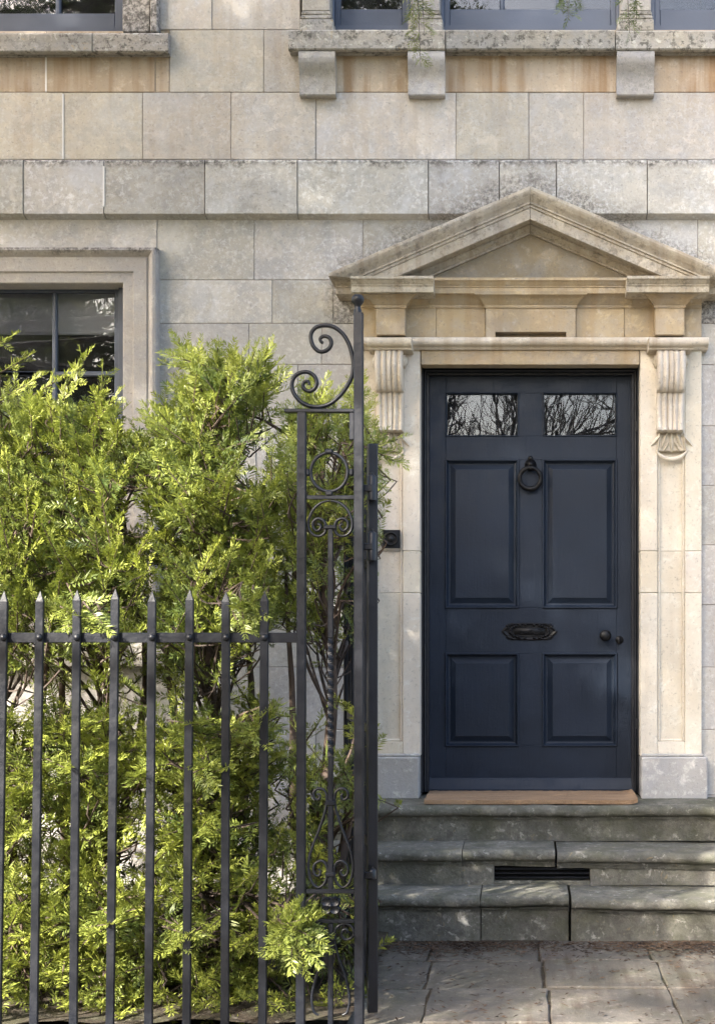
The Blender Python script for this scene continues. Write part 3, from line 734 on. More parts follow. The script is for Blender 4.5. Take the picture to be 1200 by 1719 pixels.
# knob and keyhole cover
MB().lathe([(.022,0),(.022,.004),(.011,.010),(.010,.026),(.020,.032),(.029,.044),(.030,.054),(.025,.064),(.012,.070),(.0,.071)], P(1014.5,1067,Yd), 'y', 18).build('door_knob', M['black'], door, smooth=60)
kc = MB(); kc.lathe([(.021,0),(.020,.004),(.014,.007),(.0,.008)], P(1039,1074,Yd), 'y', 14); c = P(1038,1074,Yd)
kc.box(c.x-.008, c.x+.008, Yd-.014, Yd-.004, c.z-.022, c.z+.016, .003); kc.build('keyhole_cover', M['black'], door, smooth=50)
for py in (715, 1215): MB().pbox(1066.5, 1071, py-9, py+9, .045, .08, .004).build('latch_plate', M['door_frame'], door)

# ================================================================== STEPS
steps = thing('entrance_steps', 'three worn grey stone steps with rounded nosings leading up to the blue door', 'steps')
def step(px0, px1, Yn, Yr, ztop, zbot, dz=0.0, roll=0.0, gap=1.0, name='step_stone', cut=None):
    """one stone of a step: bullnosed tread, hollow below it, riser; Yn nosing front, Yr back"""
    x0, x1 = X(px0+gap,Yn), X(px1-gap,Yn); r = .026
    prof = [(Yr, ztop), (Yn+r, ztop)]
    for t in range(1, 8):
        an = math.pi*t/8; prof.append((Yn+r-r*math.sin(an), ztop-r+r*math.cos(an)))
    prof += [(Yn+r, ztop-2*r), (Yn+.032, ztop-2*r-.004), (Yn+.032, ztop-2*r-.010), (Yn+.040, ztop-2*r-.018), (Yn+.046, ztop-2*r-.030)]
    if cut is None: prof += [(Yn+.046, zbot), (Yr, zbot)]
    else: prof += [(Yn+.046, cut), (Yr, cut)]
    nn = max(4, int((x1-x0)/.035)); o = MB().extr(prof, x0, x1, nn)
    ph = random.uniform(0, 9); vv = []
    for (x, y, z) in o.v:          # worn, slightly wavy stone
        wv = .0025*math.sin(x*7+ph) + .0018*math.sin(x*17+ph*2) + random.uniform(-.0022,.0022)
        front = 1.0 if y < Yn+.05 else 0.0
        vv.append((x, y + wv*front, z + dz + roll*(x-x0) + (wv*.6 if z > zbot+.02 else 0)))
    o.v = vv
    return o.build(name, M['step'], steps, smooth=45)
ZT1 = Z(1341,-.08); Yn1 = -.36; Yn2 = -.60; Yn3 = -.84
ZT2 = Z(1411,Yn1+.045); ZT3 = Z(1484,Yn2+.045)
step(520, 1330, Yn1, .31, ZT1, ZT2-.002, gap=0)
# second step with a vent under the nosing of its middle stones
zr_t, zr_b = Z(1447.5,Yn2+.046), Z(1480,Yn2+.046)
step(500, 775, Yn2, Yn1+.06, ZT2, ZT3-.002, gap=.4)
step(775, 932, Yn2, Yn1+.06, ZT2, ZT3-.002, cut=zr_t)
step(934, 1350, Yn2-.01, Yn1+.06, ZT2, ZT3-.002, dz=-.006, roll=-.006, cut=zr_t+.001)
Yv = Yn2+.046
MB().pbox(775.5, 829, 1447.8, 1487, Yv, Yn1+.05, .003).build('riser_stone', M['step'], steps)
MB().pbox(990, 1350, 1447.8, 1487, Yv, Yn1+.05, .003).build('riser_stone', M['step'], steps)
MB().pbox(829.3, 989.7, 1479, 1487, Yv+.004, Yn1+.05, .003).build('riser_stone', M['step'], steps)
vent = bpy.data.objects.new('vent_grille', None); COL.objects.link(vent); vent.parent = steps
MB().pbox(830, 989, 1447.8, 1479, Yv+.07, Yn1+.05).build('vent_back', M['black'], vent)
for k in range(4):
    y0 = 1450 + k*7.4; MB().pbox(830.3, 988.7, y0, y0+2.6, Yv+.012, Yv+.03, .002).build('vent_slat', M['iron'], vent)
step(480, 805.4, Yn3, Yn2+.06, ZT3, -.05, gap=.3); step(806, 955, Yn3+.003, Yn2+.06, ZT3, -.05, dz=.001); step(958, 1370, Yn3-.012, Yn2+.06, ZT3, -.05, dz=-.005, roll=-.016)
# doormat
mat_ = MB(); nx, ny = 60, 14
mx0, mx1, my0, my1 = X(717,-.10), X(1068,-.25), -.315, .055
v = []; f = []
for layer in (0, 1):
    for j in range(ny+1):
        for i in range(nx+1):
            x = mx0+(mx1-mx0)*i/nx; y = my0+(my1-my0)*j/ny
            curl = .010*max(0, (i/nx-.95)/.05)**2
            z = ZT1 + (.004 if layer == 0 else .024 + random.uniform(-.0012,.0012)) + curl
            v.append((x + random.uniform(-.002,.002), y + (.006*math.sin(x*9) if j == 0 else 0) + random.uniform(-.0015,.0015), z))
B = (nx+1)*(ny+1)
for j in range(ny):
    for i in range(nx):
        q = j*(nx+1)+i; f.append([B+q, B+q+1, B+q+nx+2, B+q+nx+1]); f.append([q, q+nx+1, q+nx+2, q+1])
edge = [i for i in range(nx+1)] + [(j)*(nx+1)+nx for j in range(1,ny+1)] + [ny*(nx+1)+i for i in range(nx-1,-1,-1)] + [j*(nx+1) for j in range(ny-1,0,-1)]
for i in range(len(edge)): a_, b_ = edge[i], edge[(i+1) % len(edge)]; f.append([a_, b_, B+b_, B+a_])
tag(mat_.add(v, f).build('doormat', M['coir']), 'tan brown coir doormat lying on the top step against the blue door', 'doormat')
# doorbell
db = thing('doorbell', 'square dark metal doorbell plate with round push on the pale pilaster', 'doorbell')
c = P(656.5, 905, Yp)
d0 = MB(); d0.box(c.x-.046, c.x+.046, Yp-.010, Yp, c.z-.046, c.z+.046, .003); d0.build('back_plate', M['iron'], db)
MB().lathe([(.036,0),(.037,.006),(.031,.008),(.027,.003),(.018,.002),(.012,.006)], (c.x, Yp-.010, c.z), 'y', 24).build('bell_rim', M['black'], db, smooth=50)
MB().lathe([(.011,0),(.011,.006),(.007,.010),(.0,.011)], (c.x, Yp-.011, c.z), 'y', 14).build('push_button', M['iron'], db, smooth=50)
#@@IRON
# ================================================================== IRONWORK
YR = -2.2; SR = (D+YR)/F
def bar(mb, pxt, pyt, pxb, zb, w, t, Y=YR, c=.003, point=0.0):
    """upright flat bar: centre pxt at the top, pxb at photo row 1650, down to height zb"""
    zt = Z(pyt,Y); zr = Z(1650,Y); xt, xr = X(pxt,Y), X(pxb,Y)
    k = (xr-xt)/(zt-zr)
    def cx(z): return xt + k*(zt-z)
    v = []; f = []
    zs = [zb, zt-point] if point else [zb, zt]
    oc = [(-w/2, -t/2+c), (-w/2+c, -t/2), (w/2-c, -t/2), (w/2, -t/2+c), (w/2, t/2-c), (w/2-c, t/2), (-w/2+c, t/2), (-w/2, t/2-c)]
    for z in zs: v += [(cx(z)+a_, Y+b_, z) for a_, b_ in oc]
    n = 8
    for i in range(n): f.append([i, (i+1)%n, n+(i+1)%n, n+i])
    f.append(list(range(n))[::-1])
    if point:
        v.append((cx(zt), Y, zt))
        for i in range(n): f.append([n+i, n+(i+1)%n, 2*n])
    else: f.append([n+i for i in range(n)])
    mb.add(v, f)
rail = thing('iron_railing', 'black iron railing of pointed flat bars in front of the yew hedge', 'railing')
BT = [8, 68, 130.5, 194, 256, 319, 380, 444.5]; BB = [-3, 58.5, 124.5, 186, 250.5, 314, 378, 441]
sp = (BT[-1]-BT[0])/7
for i in range(-9, 0): BT.insert(0, BT[0]-sp); BB.insert(0, BB[0]-sp-.6)
for a_, b_ in zip(BT, BB):
    o = MB(); bar(o, a_+random.uniform(-.4,.4), 990+random.uniform(-3,4), b_, .0, .0285, .014, YR-.009, point=.036); o.build('bar', M['iron'], rail)
    r_ = MB(); yy = YR-.016; t = (1070-990)/660; c = P(a_+(b_-a_)*t, 1070, yy)
    r_.lathe([(.0125,0),(.012,.004),(.008,.009),(.0,.011)], (c.x, yy, c.z), 'y', 10); r_.build('rivet', M['iron'], rail, smooth=60)
MB().box(X(BT[0]-40,YR), X(499,YR), YR-.002, YR+.009, Z(1079,YR), Z(1062,YR), .002).build('top_rail', M['iron'], rail)
MB().box(X(BT[0]-40,YR), X(499,YR), YR-.002, YR+.009, .004, .028, .002).build('bottom_rail', M['iron'], rail)

pier = thing('gate_pier', 'tall black wrought iron gate pier panel with scrollwork between two posts', 'gate pier')
def px3(q, ox, oy, sc, Y=YR): return P(ox + q[0]/sc, oy + q[1]/sc, Y)
o = MB(); bar(o, 507, 692, 505, 0, .030, .026, YR); o.build('post', M['iron'], pier)
o = MB(); bar(o, 602, 526, 603, 0, .031, .031, YR); o.build('post', M['iron'], pier)
c = P(600.5, 526, YR)
MB().lathe([(.0135,-.004),(.0135,.010),(.010,.016),(.0105,.024),(.014,.030),(.0195,.037),(.0215,.046),(.020,.054),(.014,.061),(.0,.064)], c, 'z', 16).build('ball_finial', M['iron'], pier, smooth=60)
def scroll(pts, ox, oy, sc, r=.0055, name='scroll', mx=None, sides=7, n=5):
    q = [(p[0] if mx is None else 2*mx-p[0], p[1]) for p in pts]
    pl = spline([px3(p, ox, oy, sc) for p in q], n); N_ = len(pl)
    MB().tube(pl, [r*(.75 + .25*min(1, 8*min(i, N_-1-i)/N_)) for i in range(N_)], sides).build(name, M['iron'], pier, smooth=60)
A = (460, 480, 3.58); Bc = (460, 900, 3.738); Cc = (460, 1280, 3.915)
scroll([(295,343),(283,335),(278,318),(290,305),(312,302),(335,315),(343,345),(330,375),(300,393),(265,390),(235,360),(222,320),(225,280),(255,248),(310,237),(365,250),(415,290),(450,350),(470,420),(476,480),(468,540),(440,600),(395,660),(340,705),(280,725),(215,722),(160,695),(122,650),(107,600),(120,550),(155,523),(200,517),(240,540),(257,580),(245,615),(215,632),(185,622),(172,598),(185,575),(205,575),(213,595)], *A, r=.0072, name='crest_scroll')
def xbar(u0, u1, py, h=9, t=.012, name='cross_bar', Y=YR): MB().box(X(u0,Y), X(u1,Y), Y-t/2, Y+t/2, Z(py+h/2,Y), Z(py-h/2,Y), .002).build(name, M['iron'], pier)
xbar(478, 594.5, 690, 6, .030, 'cap_plate'); xbar(587, 594.6, 716, 46, .024, 'corner_bracket')
xbar(514.2, 594.5, 835, 7); xbar(514.2, 595, 1496, 7, .02); xbar(514.2, 595, 1546, 6, .02)
c = P(552.5, 792.5, YR)
MB().tube([c + Vector((.062*math.cos(t), 0, .065*math.sin(t))) for t in [2*math.pi*i/32 for i in range(33)]], .0058, 7, cap=False).build('ring', M['iron'], pier, smooth=60)
for (u, v_, w_, h_) in ((552.5,758,13,8),(552.5,828,12,9),(517,793,6,12),(590,793,7,12)):
    cc = P(u, v_, YR); MB().box(cc.x-w_*SR/2, cc.x+w_*SR/2, YR-.011, YR+.011, cc.z-h_*SR/2, cc.z+h_*SR/2, .004).build('ring_collar', M['iron'], pier)
arch = [(335,1290),(280,1305),(232,1350),(207,1415),(212,1465),(240,1497),(275,1503),(303,1485),(312,1450),(298,1412),(262,1398),(234,1420),(235,1452),(258,1472),(280,1455),(275,1435),(262,1434)]
scroll(arch, *A, r=.0052, name='arch_scroll'); scroll(arch, *A, r=.0052, mx=338, name='arch_scroll')
MB().box(*(lambda c_: (c_.x-.022, c_.x+.022, YR-.012, YR+.012, c_.z-.007, c_.z+.007))(px3((338,1450),*A)), .003).build('scroll_collar', M['iron'], pier)
# upright centre bar: plain, twisted, plain
cb = MB(); xc = X(555,YR)
za, zb_ = Z(884,YR), Z(1500,YR); t0, t1 = Z(1071,YR), Z(1269,YR)
for (q0, q1) in ((t0, za), (zb_, t1)): MB().box(xc-.0085, xc+.0085, YR-.008, YR+.008, q0, q1, .002).build('centre_bar', M['iron'], pier)
v = []; f = []; n = 72
for i in range(n+1):
    z = t0+(t1-t0)*i/n; an = 2*math.pi*3.5*i/n
    for k in range(4): a2 = an+math.pi/4+math.pi/2*k; v.append((xc+.0112*math.cos(a2), YR+.0112*math.sin(a2), z))
for i in range(n):
    for k in range(4): f.append([i*4+k, i*4+(k+1)%4, (i+1)*4+(k+1)%4, (i+1)*4+k])
MB().add(v, f).build('twisted_bar', M['iron'], pier)
def collar(q, cs, w_=.019, h_=.009):
    cc = px3(q, *cs); MB().box(cc.x-w_, cc.x+w_, YR-.013, YR+.013, cc.z-h_, cc.z+h_, .004).build('collar', M['iron'], pier)
collar((372,265), Cc, .0165); collar((372,735), Cc, .0175, .008); collar((372,1150), Cc, .019, .010)
lyre = [(305,222),(292,207),(278,218),(285,238),(305,240),(312,215),(295,186),(268,190),(258,215),(265,240),(290,250)]
l1 = [(290,205),(303,218),(292,243),(267,236),(258,203),(283,173),(322,177),(345,212),(346,255),(335,320),(300,430),(255,545),(228,640),(228,720),(250,790),(290,822),(330,795),(350,735),(345,678),(312,646),(272,664),(258,705),(272,742),(297,742),(306,715),(292,703)]
scroll(l1, *Cc, r=.0050, name='lyre_scroll'); scroll(l1, *Cc, r=.0050, mx=372, name='lyre_scroll')
l2 = [(487,1118),(478,1098),(455,1100),(443,1130),(465,1163),(508,1152),(523,1112),(503,1072),(455,1060),(412,1085),(396,1130),(398,1190),(425,1290),(465,1400),(490,1500),(496,1570),(480,1640),(450,1660)]
scroll(l2, *Cc, r=.0050, name='lyre_scroll'); scroll(l2, *Cc, r=.0050, mx=372, name='lyre_scroll')
MB().box(xc-.0085, xc+.0085, YR-.008, YR+.008, .0, Z(1549.5,YR), .002).build('centre_bar', M['iron'], pier)
# rosette: petals round a boss on a square frame
rs = MB(); c = P(555, 1520, YR-.004)
for i in range(4):
    an = math.pi/4 + math.pi/2*i; pc = c + Vector((.020*math.cos(an), -.004, .018*math.sin(an)))
    vv = []; ff = []; n = 12
    for k in range(n):
        t = 2*math.pi*k/n; vv += [pc+Vector((.020*math.cos(t),.006,.018*math.sin(t))), pc+Vector((.015*math.cos(t),-.006,.0135*math.sin(t))), pc+Vector((.008*math.cos(t),-.001,.007*math.sin(t)))]
    for k in range(n):
        l = (k+1) % n; ff += [[k*3,l*3,l*3+1,k*3+1],[k*3+1,l*3+1,l*3+2,k*3+2]]
    ff.append([k*3+2 for k in range(n)]); rs.add(vv, ff)
rs.lathe([(.010,.0),(.009,.010),(.005,.015),(.0,.016)], c, 'y', 10); rs.build('rosette', M['iron'], pier, smooth=50)

# open gate leaf, swung inwards past square: hinged behind the tall post
gate = thing('iron_gate', 'open black iron gate leaf standing edge-on behind the scrolled pier', 'gate')
g0 = Vector((X(625,-2.12), -2.12, 0)); g1 = Vector((X(584,-1.25), -1.25, 0)); gd = (g1-g0).normalized(); gn = Vector((gd.y, -gd.x, 0)); GL = (g1-g0).length
def gbox(a0, a1, z0, z1, t, name, c=.003):
    m_ = MB().box(a0, a1, -t/2, t/2, z0, z1, c); m_.v = [tuple(g0 + gd*p[0] + gn*p[1] + Vector((0,0,p[2]))) for p in m_.v]; return m_.build(name, M['iron'], gate)
gbox(-.018, .018, .06, 2.00, .034, 'hinge_stile'); gbox(GL-.018, GL+.018, .06, 1.95, .034, 'meeting_stile')
for zz in (.12, .62, 1.02, 1.60, 1.90): gbox(.0185, GL-.0185, zz-.016, zz+.016, .014, 'gate_rail')
for k in range(1, 8): gbox(GL*k/8-.008, GL*k/8+.008, .10, 1.97, .016, 'gate_bar')
for py, h_ in ((918, 46), (1468, 14), (820, 40)):
    cc = P(624, py, -2.16); MB().lathe([(.0,-h_*SR/2-.006),(.009,-h_*SR/2-.003),(.0155,-h_*SR/2),(.0155,h_*SR/2),(.012,h_*SR/2+.004),(.006,h_*SR/2+.008),(.006,h_*SR/2+.014),(.0,h_*SR/2+.016)], (cc.x, -2.16, cc.z), 'z', 12).build('hinge_barrel', M['iron'], gate, smooth=50)
    MB().box(X(605,-2.17), X(626,-2.17), -2.178, -2.163, cc.z-.012, cc.z+.012, .003).build('hinge_strap', M['iron'], gate)

# ================================================================== FOLIAGE
def twig_template(nn, nl, nw, ang0, ang1, lift=.25, jit=.2, seed=1, ranks=2, stem=.0016, extra=0.0):
    r = random.Random(seed); v = []; f = []
    for i in range(nn):
        t = (i+.6)/nn; ang = math.radians(ang0 + (ang1-ang0)*t)
        ln = nl*(1-.45*max(0, t-.6)/.4)*(.75 if i < 2 else 1)
        for sd in (-1, 1):
            for rk in range(2 if r.random() < extra else 1):
                tt = t + r.uniform(-.02,.02); a_ = ang + r.uniform(-jit,jit); l_ = ln*r.uniform(.8,1.12)
                roll = r.uniform(-.5,.5); el = lift + r.uniform(-.2,.2) + (rk*1.2)
                d = Vector((math.cos(a_), sd*math.sin(a_)*math.cos(el), math.sin(a_)*math.sin(el)))
                side = Vector((-math.sin(a_), sd*math.cos(a_), roll)).normalized()
                b = Vector((tt, 0, 0)); bend = Vector((0,0,-.12*l_))
                k = len(v)
                v += [b, b+d*l_*.45+side*nw*.5, b+d*l_+bend, b+d*l_*.45-side*nw*.5]; f.append([k,k+1,k+2,k+3])
    k = len(v)
    for x, rr in ((0, stem), (1, stem*.4)):
        for q in range(3): an = 2*math.pi*q/3; v.append(Vector((x, rr*math.cos(an), rr*math.sin(an))))
    for q in range(3): f.append([k+q, k+(q+1)%3, k+3+(q+1)%3, k+3+q])
    return np.array([tuple(p) for p in v]), np.array(f)
def instance(name, tmpl, O, A, N, Ls, tint, mat, parent):
    """many twigs, one mesh: template x is scaled by twig length, needles keep their size"""
    tv, tf = tmpl; n = len(O)
    A = A/np.linalg.norm(A,axis=1,keepdims=True); N = N - A*np.sum(N*A,axis=1,keepdims=True); N /= np.linalg.norm(N,axis=1,keepdims=True)+1e-9
    B_ = np.cross(N, A)
    V = O[:,None,:] + Ls[:,None,None]*(tv[None,:,0:1]*A[:,None,:] + tv[None,:,1:2]*B_[:,None,:] + tv[None,:,2:3]*N[:,None,:])
    nv = len(tv); Fc = (tf[None] + (np.arange(n)*nv)[:,None,None]).reshape(-1,4)
    me = bpy.data.meshes.new(name); me.vertices.add(n*nv); me.vertices.foreach_set('co', V.reshape(-1).astype(np.float32))
    me.loops.add(Fc.size); me.loops.foreach_set('vertex_index', Fc.reshape(-1).astype(np.int32))
    me.polygons.add(len(Fc)); me.polygons.foreach_set('loop_start', np.arange(0, Fc.size, 4, dtype=np.int32))
    me.update(calc_edges=True); 
    at = me.attributes.new('tint', 'FLOAT', 'POINT'); at.data.foreach_set('value', np.repeat(tint, nv).astype(np.float32))
    o = link(name, me, mat, parent); o['kind'] = 'stuff'; return o
def vnorm(v): return v/ (np.linalg.norm(v)+1e-9)

# ---- yew hedge: outline and gaps read from the photograph, depth from its place between railing and wall
OUT = [(-480,660),(-60,660),(0,664),(45,660),(95,676),(130,674),(165,662),(190,690),(203,715),(222,735),(262,695),(298,684),(304,645),(330,622),(380,606),(430,612),(452,645),(440,690),(440,722),(470,735),(490,690),(520,665),(550,660),(575,675),(600,680),(612,705),(618,745),(614,800),(612,860),(606,910),(600,960),(600,1730),(-480,1730)]
GAP = [(250,960,40,26,.45),(80,960,40,24,.5),(420,960,36,22,.5),(330,800,20,20,.5),(100,820,26,18,.5),(422,788,24,24,.03),(226,856,24,36,.03),(303,888,18,14,.03),(60,760,30,14,.2),(40,880,22,16,.4),(120,700,20,14,.35),(350,960,26,18,.4),(170,980,30,14,.4),(470,860,16,30,.4),(478,1135,44,75,.05),(470,1330,30,50,.25),(35,1145,40,30,.15),(268,1175,42,45,.12),(430,1120,40,45,.2),(150,1120,40,28,.15),(215,875,22,20,.1),(395,890,18,24,.15),(555,970,18,60,.25),(560,1150,35,110,.25),(230,1330,40,30,.25),(60,1390,30,25,.35),(200,1440,40,30,.35),(320,1060,30,20,.3),(40,1040,32,18,.15),(580,1400,25,60,.3),(450,750,14,20,.2),(480,1480,20,40,.4),(350,1480,22,70,.35),(570,900,20,60,.4),(340,1120,30,40,.25),(430,1420,26,40,.4)]
def inside(x, y):
    c = False; j = len(OUT)-1
    for i in range(len(OUT)):
        xi, yi = OUT[i]; xj, yj = OUT[j]
        if (yi > y) != (yj > y) and x < (xj-xi)*(y-yi)/(yj-yi)+xi: c = not c
        j = i
    return c
def dens(x, y):
    if not inside(x, y): return 0
    d = 1.0 if y < 1000 else (.36 if 1045 < y < 1175 else .75)
    if x > 500: d *= .55
    for (gx, gy, rx, ry, k) in GAP:
        q = ((x-gx)/rx)**2 + ((y-gy)/ry)**2
        if q < 1.3: d *= k if q < 1 else (k+1)/2
    return d
trunks = [dict(u=352, Y=-1.42, top=600, lab='tall yew bush with a pointed crown rising highest beside the window jamb', u0=250, u1=478),
          dict(u=165, Y=-1.40, top=625, lab='bushy yew with yellow-green shoots growing up across the ground-floor window', u0=70, u1=250),
          dict(u=10, Y=-1.38, top=610, lab='yew bush whose tips reach the middle of the ground-floor window panes', u0=-90, u1=70),
          dict(u=-250, Y=-1.40, top=640, lab='yew bush that carries the hedge on past the far jamb of the window', u0=-500, u1=-90),
          dict(u=548, Y=-1.50, top=675, lab='sparse yew growing up behind the scrolled iron gate pier', u0=478, u1=680)]
def trunk_pt(t, py):
    return P(t['u'] + 10*math.sin(py*.011 + t['u']), py, t['Y'] + .04*math.sin(py*.017))
for t in trunks: t['sprays'] = []; t['lead'] = []
rr = random.Random(5)
def add_spray(px, py, Y, d=None, ln=None, mature=None):
    for t in trunks:
        if t['u0'] <= px < t['u1']: break
    tip = P(px, py, Y); dv = d
    if dv is None:
        tx = (px - t['u'])/130.0
        dv = Vector((tx*.6*(1 if px < 500 else .3) + rr.uniform(-.6,.6 if px < 570 else .1), -.55*(1 if Y < -1.3 else -.5) + rr.uniform(-.45,.35), .55 + rr.uniform(-.35,.45)))
    dv = Vector(dv).normalized(); L_ = ln or rr.uniform(.11,.23)
    if d is None:
        for f_ in (-.25, 0, .35, .7, 1.0):     # keep the clear windows through the hedge open
            q = tip - dv*L_*f_; u_, v_ = VX + q.x*F/(D+q.y), VY - (q.z-EYE)*F/(D+q.y)
            for (gx, gy, rx, ry, k_) in GAP:
                if k_ <= .05 and ((u_-gx)/rx)**2 + ((v_-gy)/ry)**2 < 1: return
    t['sprays'].append((tip - dv*L_, dv, L_, mature))
cnt = 0
while cnt < 1850:
    px, py = rr.uniform(-60,680), rr.uniform(570,1740)
    if rr.random() > dens(px, py): continue
    depth = rr.random()**.6
    Y = -1.02 - .98*depth if py > 760 else -1.15 - .6*depth
    if px > 500: Y = min(Y, -1.45); Y = max(Y, -2.0)
    add_spray(px, py, Y); cnt += 1
cnt = 0
while cnt < 480:
    px, py = rr.uniform(-470,-60), rr.uniform(640,1740)
    if rr.random() > dens(px, py): continue
    add_spray(px, py, rr.uniform(-1.9,-.85)); cnt += 1
cnt = 0
while cnt < 420:      # extra shoots on the house side of the hedge, added to shade the low wall
    px, py = rr.uniform(-60,640), rr.uniform(690,1060)
    if rr.random() > dens(px, py): continue
    add_spray(px, py, rr.uniform(-1.12,-.78)); cnt += 1
cnt = 0
while cnt < 250:      # short shoots on the sunny face, just behind the bars
    px, py = rr.uniform(-20,480), rr.uniform(1190,1730)
    if rr.random() > dens(px, py): continue
    add_spray(px, py, rr.uniform(-2.12,-1.88), (rr.uniform(-.5,.5), rr.uniform(-.8,-.4), rr.uniform(-.2,.6)), rr.uniform(.09,.17), rr.uniform(.3,1)); cnt += 1
# leading shoots that make the skyline, and shoots that push through the railing
for (px, py, dx, dz, ln) in [(152,590,.62,.6,.34),(173,624,.2,.85,.22),(197,664,.6,.6,.20),(45,600,.85,.4,.24),(112,628,.8,.4,.22),(66,634,.8,.4,.22),(130,640,.6,.6,.2),(190,690,.7,.5,.2),(18,566,.9,.35,.22),(205,690,.7,.5,.2),
        (296,570,-.55,.8,.30),(283,596,-.9,.25,.26),(320,590,-.2,.95,.24),(338,578,.2,.9,.26),(366,577,.1,.95,.30),(362,588,-.3,.9,.26),(392,585,.3,.9,.26),(412,592,.5,.8,.26),(455,574,.45,.85,.32),(474,622,.8,.5,.26),(466,610,.75,.6,.24),(440,600,.5,.8,.28),(478,640,.9,.3,.24),(345,600,-.4,.9,.28),(430,585,.4,.9,.25),
        (300,640,-.7,.6,.26),(268,672,-.6,.7,.26),(248,690,-.5,.8,.24),(228,722,-.4,.8,.22),(525,640,.1,.95,.22),(512,652,-.4,.9,.2),(545,645,.4,.9,.2),(563,660,.6,.7,.2),(605,640,.3,.9,.2),(620,680,.5,.8,.2),(598,655,-.1,.95,.22),(480,690,-.6,.6,.22)]:
    for k in range(2 if px > 230 else 1): add_spray(px+rr.uniform(-6,6)*k, py+14*k, -1.52+rr.uniform(-.14,.14), (dx+rr.uniform(-.12,.12), rr.uniform(-.4,.0), dz), ln, .75)
for (px, py, Y, dx, dy, dz, ln) in [(672,736,-1.95,.9,-.2,.25,.22),(655,760,-1.95,.8,-.3,-.2,.2),(640,735,-1.9,.5,-.4,.6,.2),(664,775,-1.95,.8,-.1,-.4,.17),(620,836,-2.04,.7,-.3,.5,.10),(634,812,-1.98,.7,-.3,-.5,.15),
        (430,1005,-2.2,.4,-.8,.3,.2),(400,1020,-2.25,-.2,-.8,.1,.18),(440,1030,-2.2,.5,-.6,-.3,.18),(410,1050,-2.22,.2,-.5,-.7,.16),(150,1040,-2.22,.5,-.6,-.2,.16),(175,1050,-2.22,.6,-.5,-.5,.15),(110,1020,-2.2,-.3,-.6,.3,.16),
        (520,1540,-2.32,.7,-.6,.3,.2),(495,1555,-2.34,.2,-.8,.2,.2),(470,1560,-2.32,-.4,-.8,.1,.2),(530,1575,-2.32,.8,-.5,-.2,.18),(490,1610,-2.32,.1,-.6,-.7,.17),(515,1600,-2.32,.6,-.5,-.5,.17),(465,1590,-2.32,-.5,-.7,-.4,.17),(500,1520,-2.3,.3,-.6,.7,.18),
        (335,1215,-2.23,.5,-.7,.1,.18),(300,1220,-2.2,-.3,-.8,.2,.18),(440,1205,-2.22,.3,-.8,.3,.2),(420,1230,-2.22,-.3,-.8,-.2,.2),(445,1245,-2.2,.4,-.7,-.4,.18),(355,1285,-2.24,.5,-.6,.2,.2),(380,1290,-2.24,.7,-.6,.2,.18),(360,1310,-2.22,.3,-.6,-.5,.16),
        (190,1550,-2.23,.6,-.6,.2,.2),(165,1565,-2.2,-.4,-.7,-.1,.18),(320,1570,-2.23,.6,-.6,.0,.18),(300,1585,-2.2,-.3,-.7,-.2,.16),(65,1290,-2.15,.3,-.7,.2,.2),(120,1290,-2.2,.2,-.8,.2,.2),(235,1300,-2.2,.2,-.8,.1,.2),(40,1330,-2.1,.3,-.7,.2,.2)]:
    for k in range(1 if px > 600 else 3): add_spray(px+rr.uniform(-12,12)*k, py+rr.uniform(-10,10)*k, Y+.05*k, (dx+rr.uniform(-.3,.3)*k, dy, dz+rr.uniform(-.3,.3)*k), ln, .35)
tmpl_y = [twig_template(9, .37, .062, 64, 40, seed=q+1, lift=(.2,.45,.05,.3)[q], jit=.32, extra=.45) for q in range(4)]
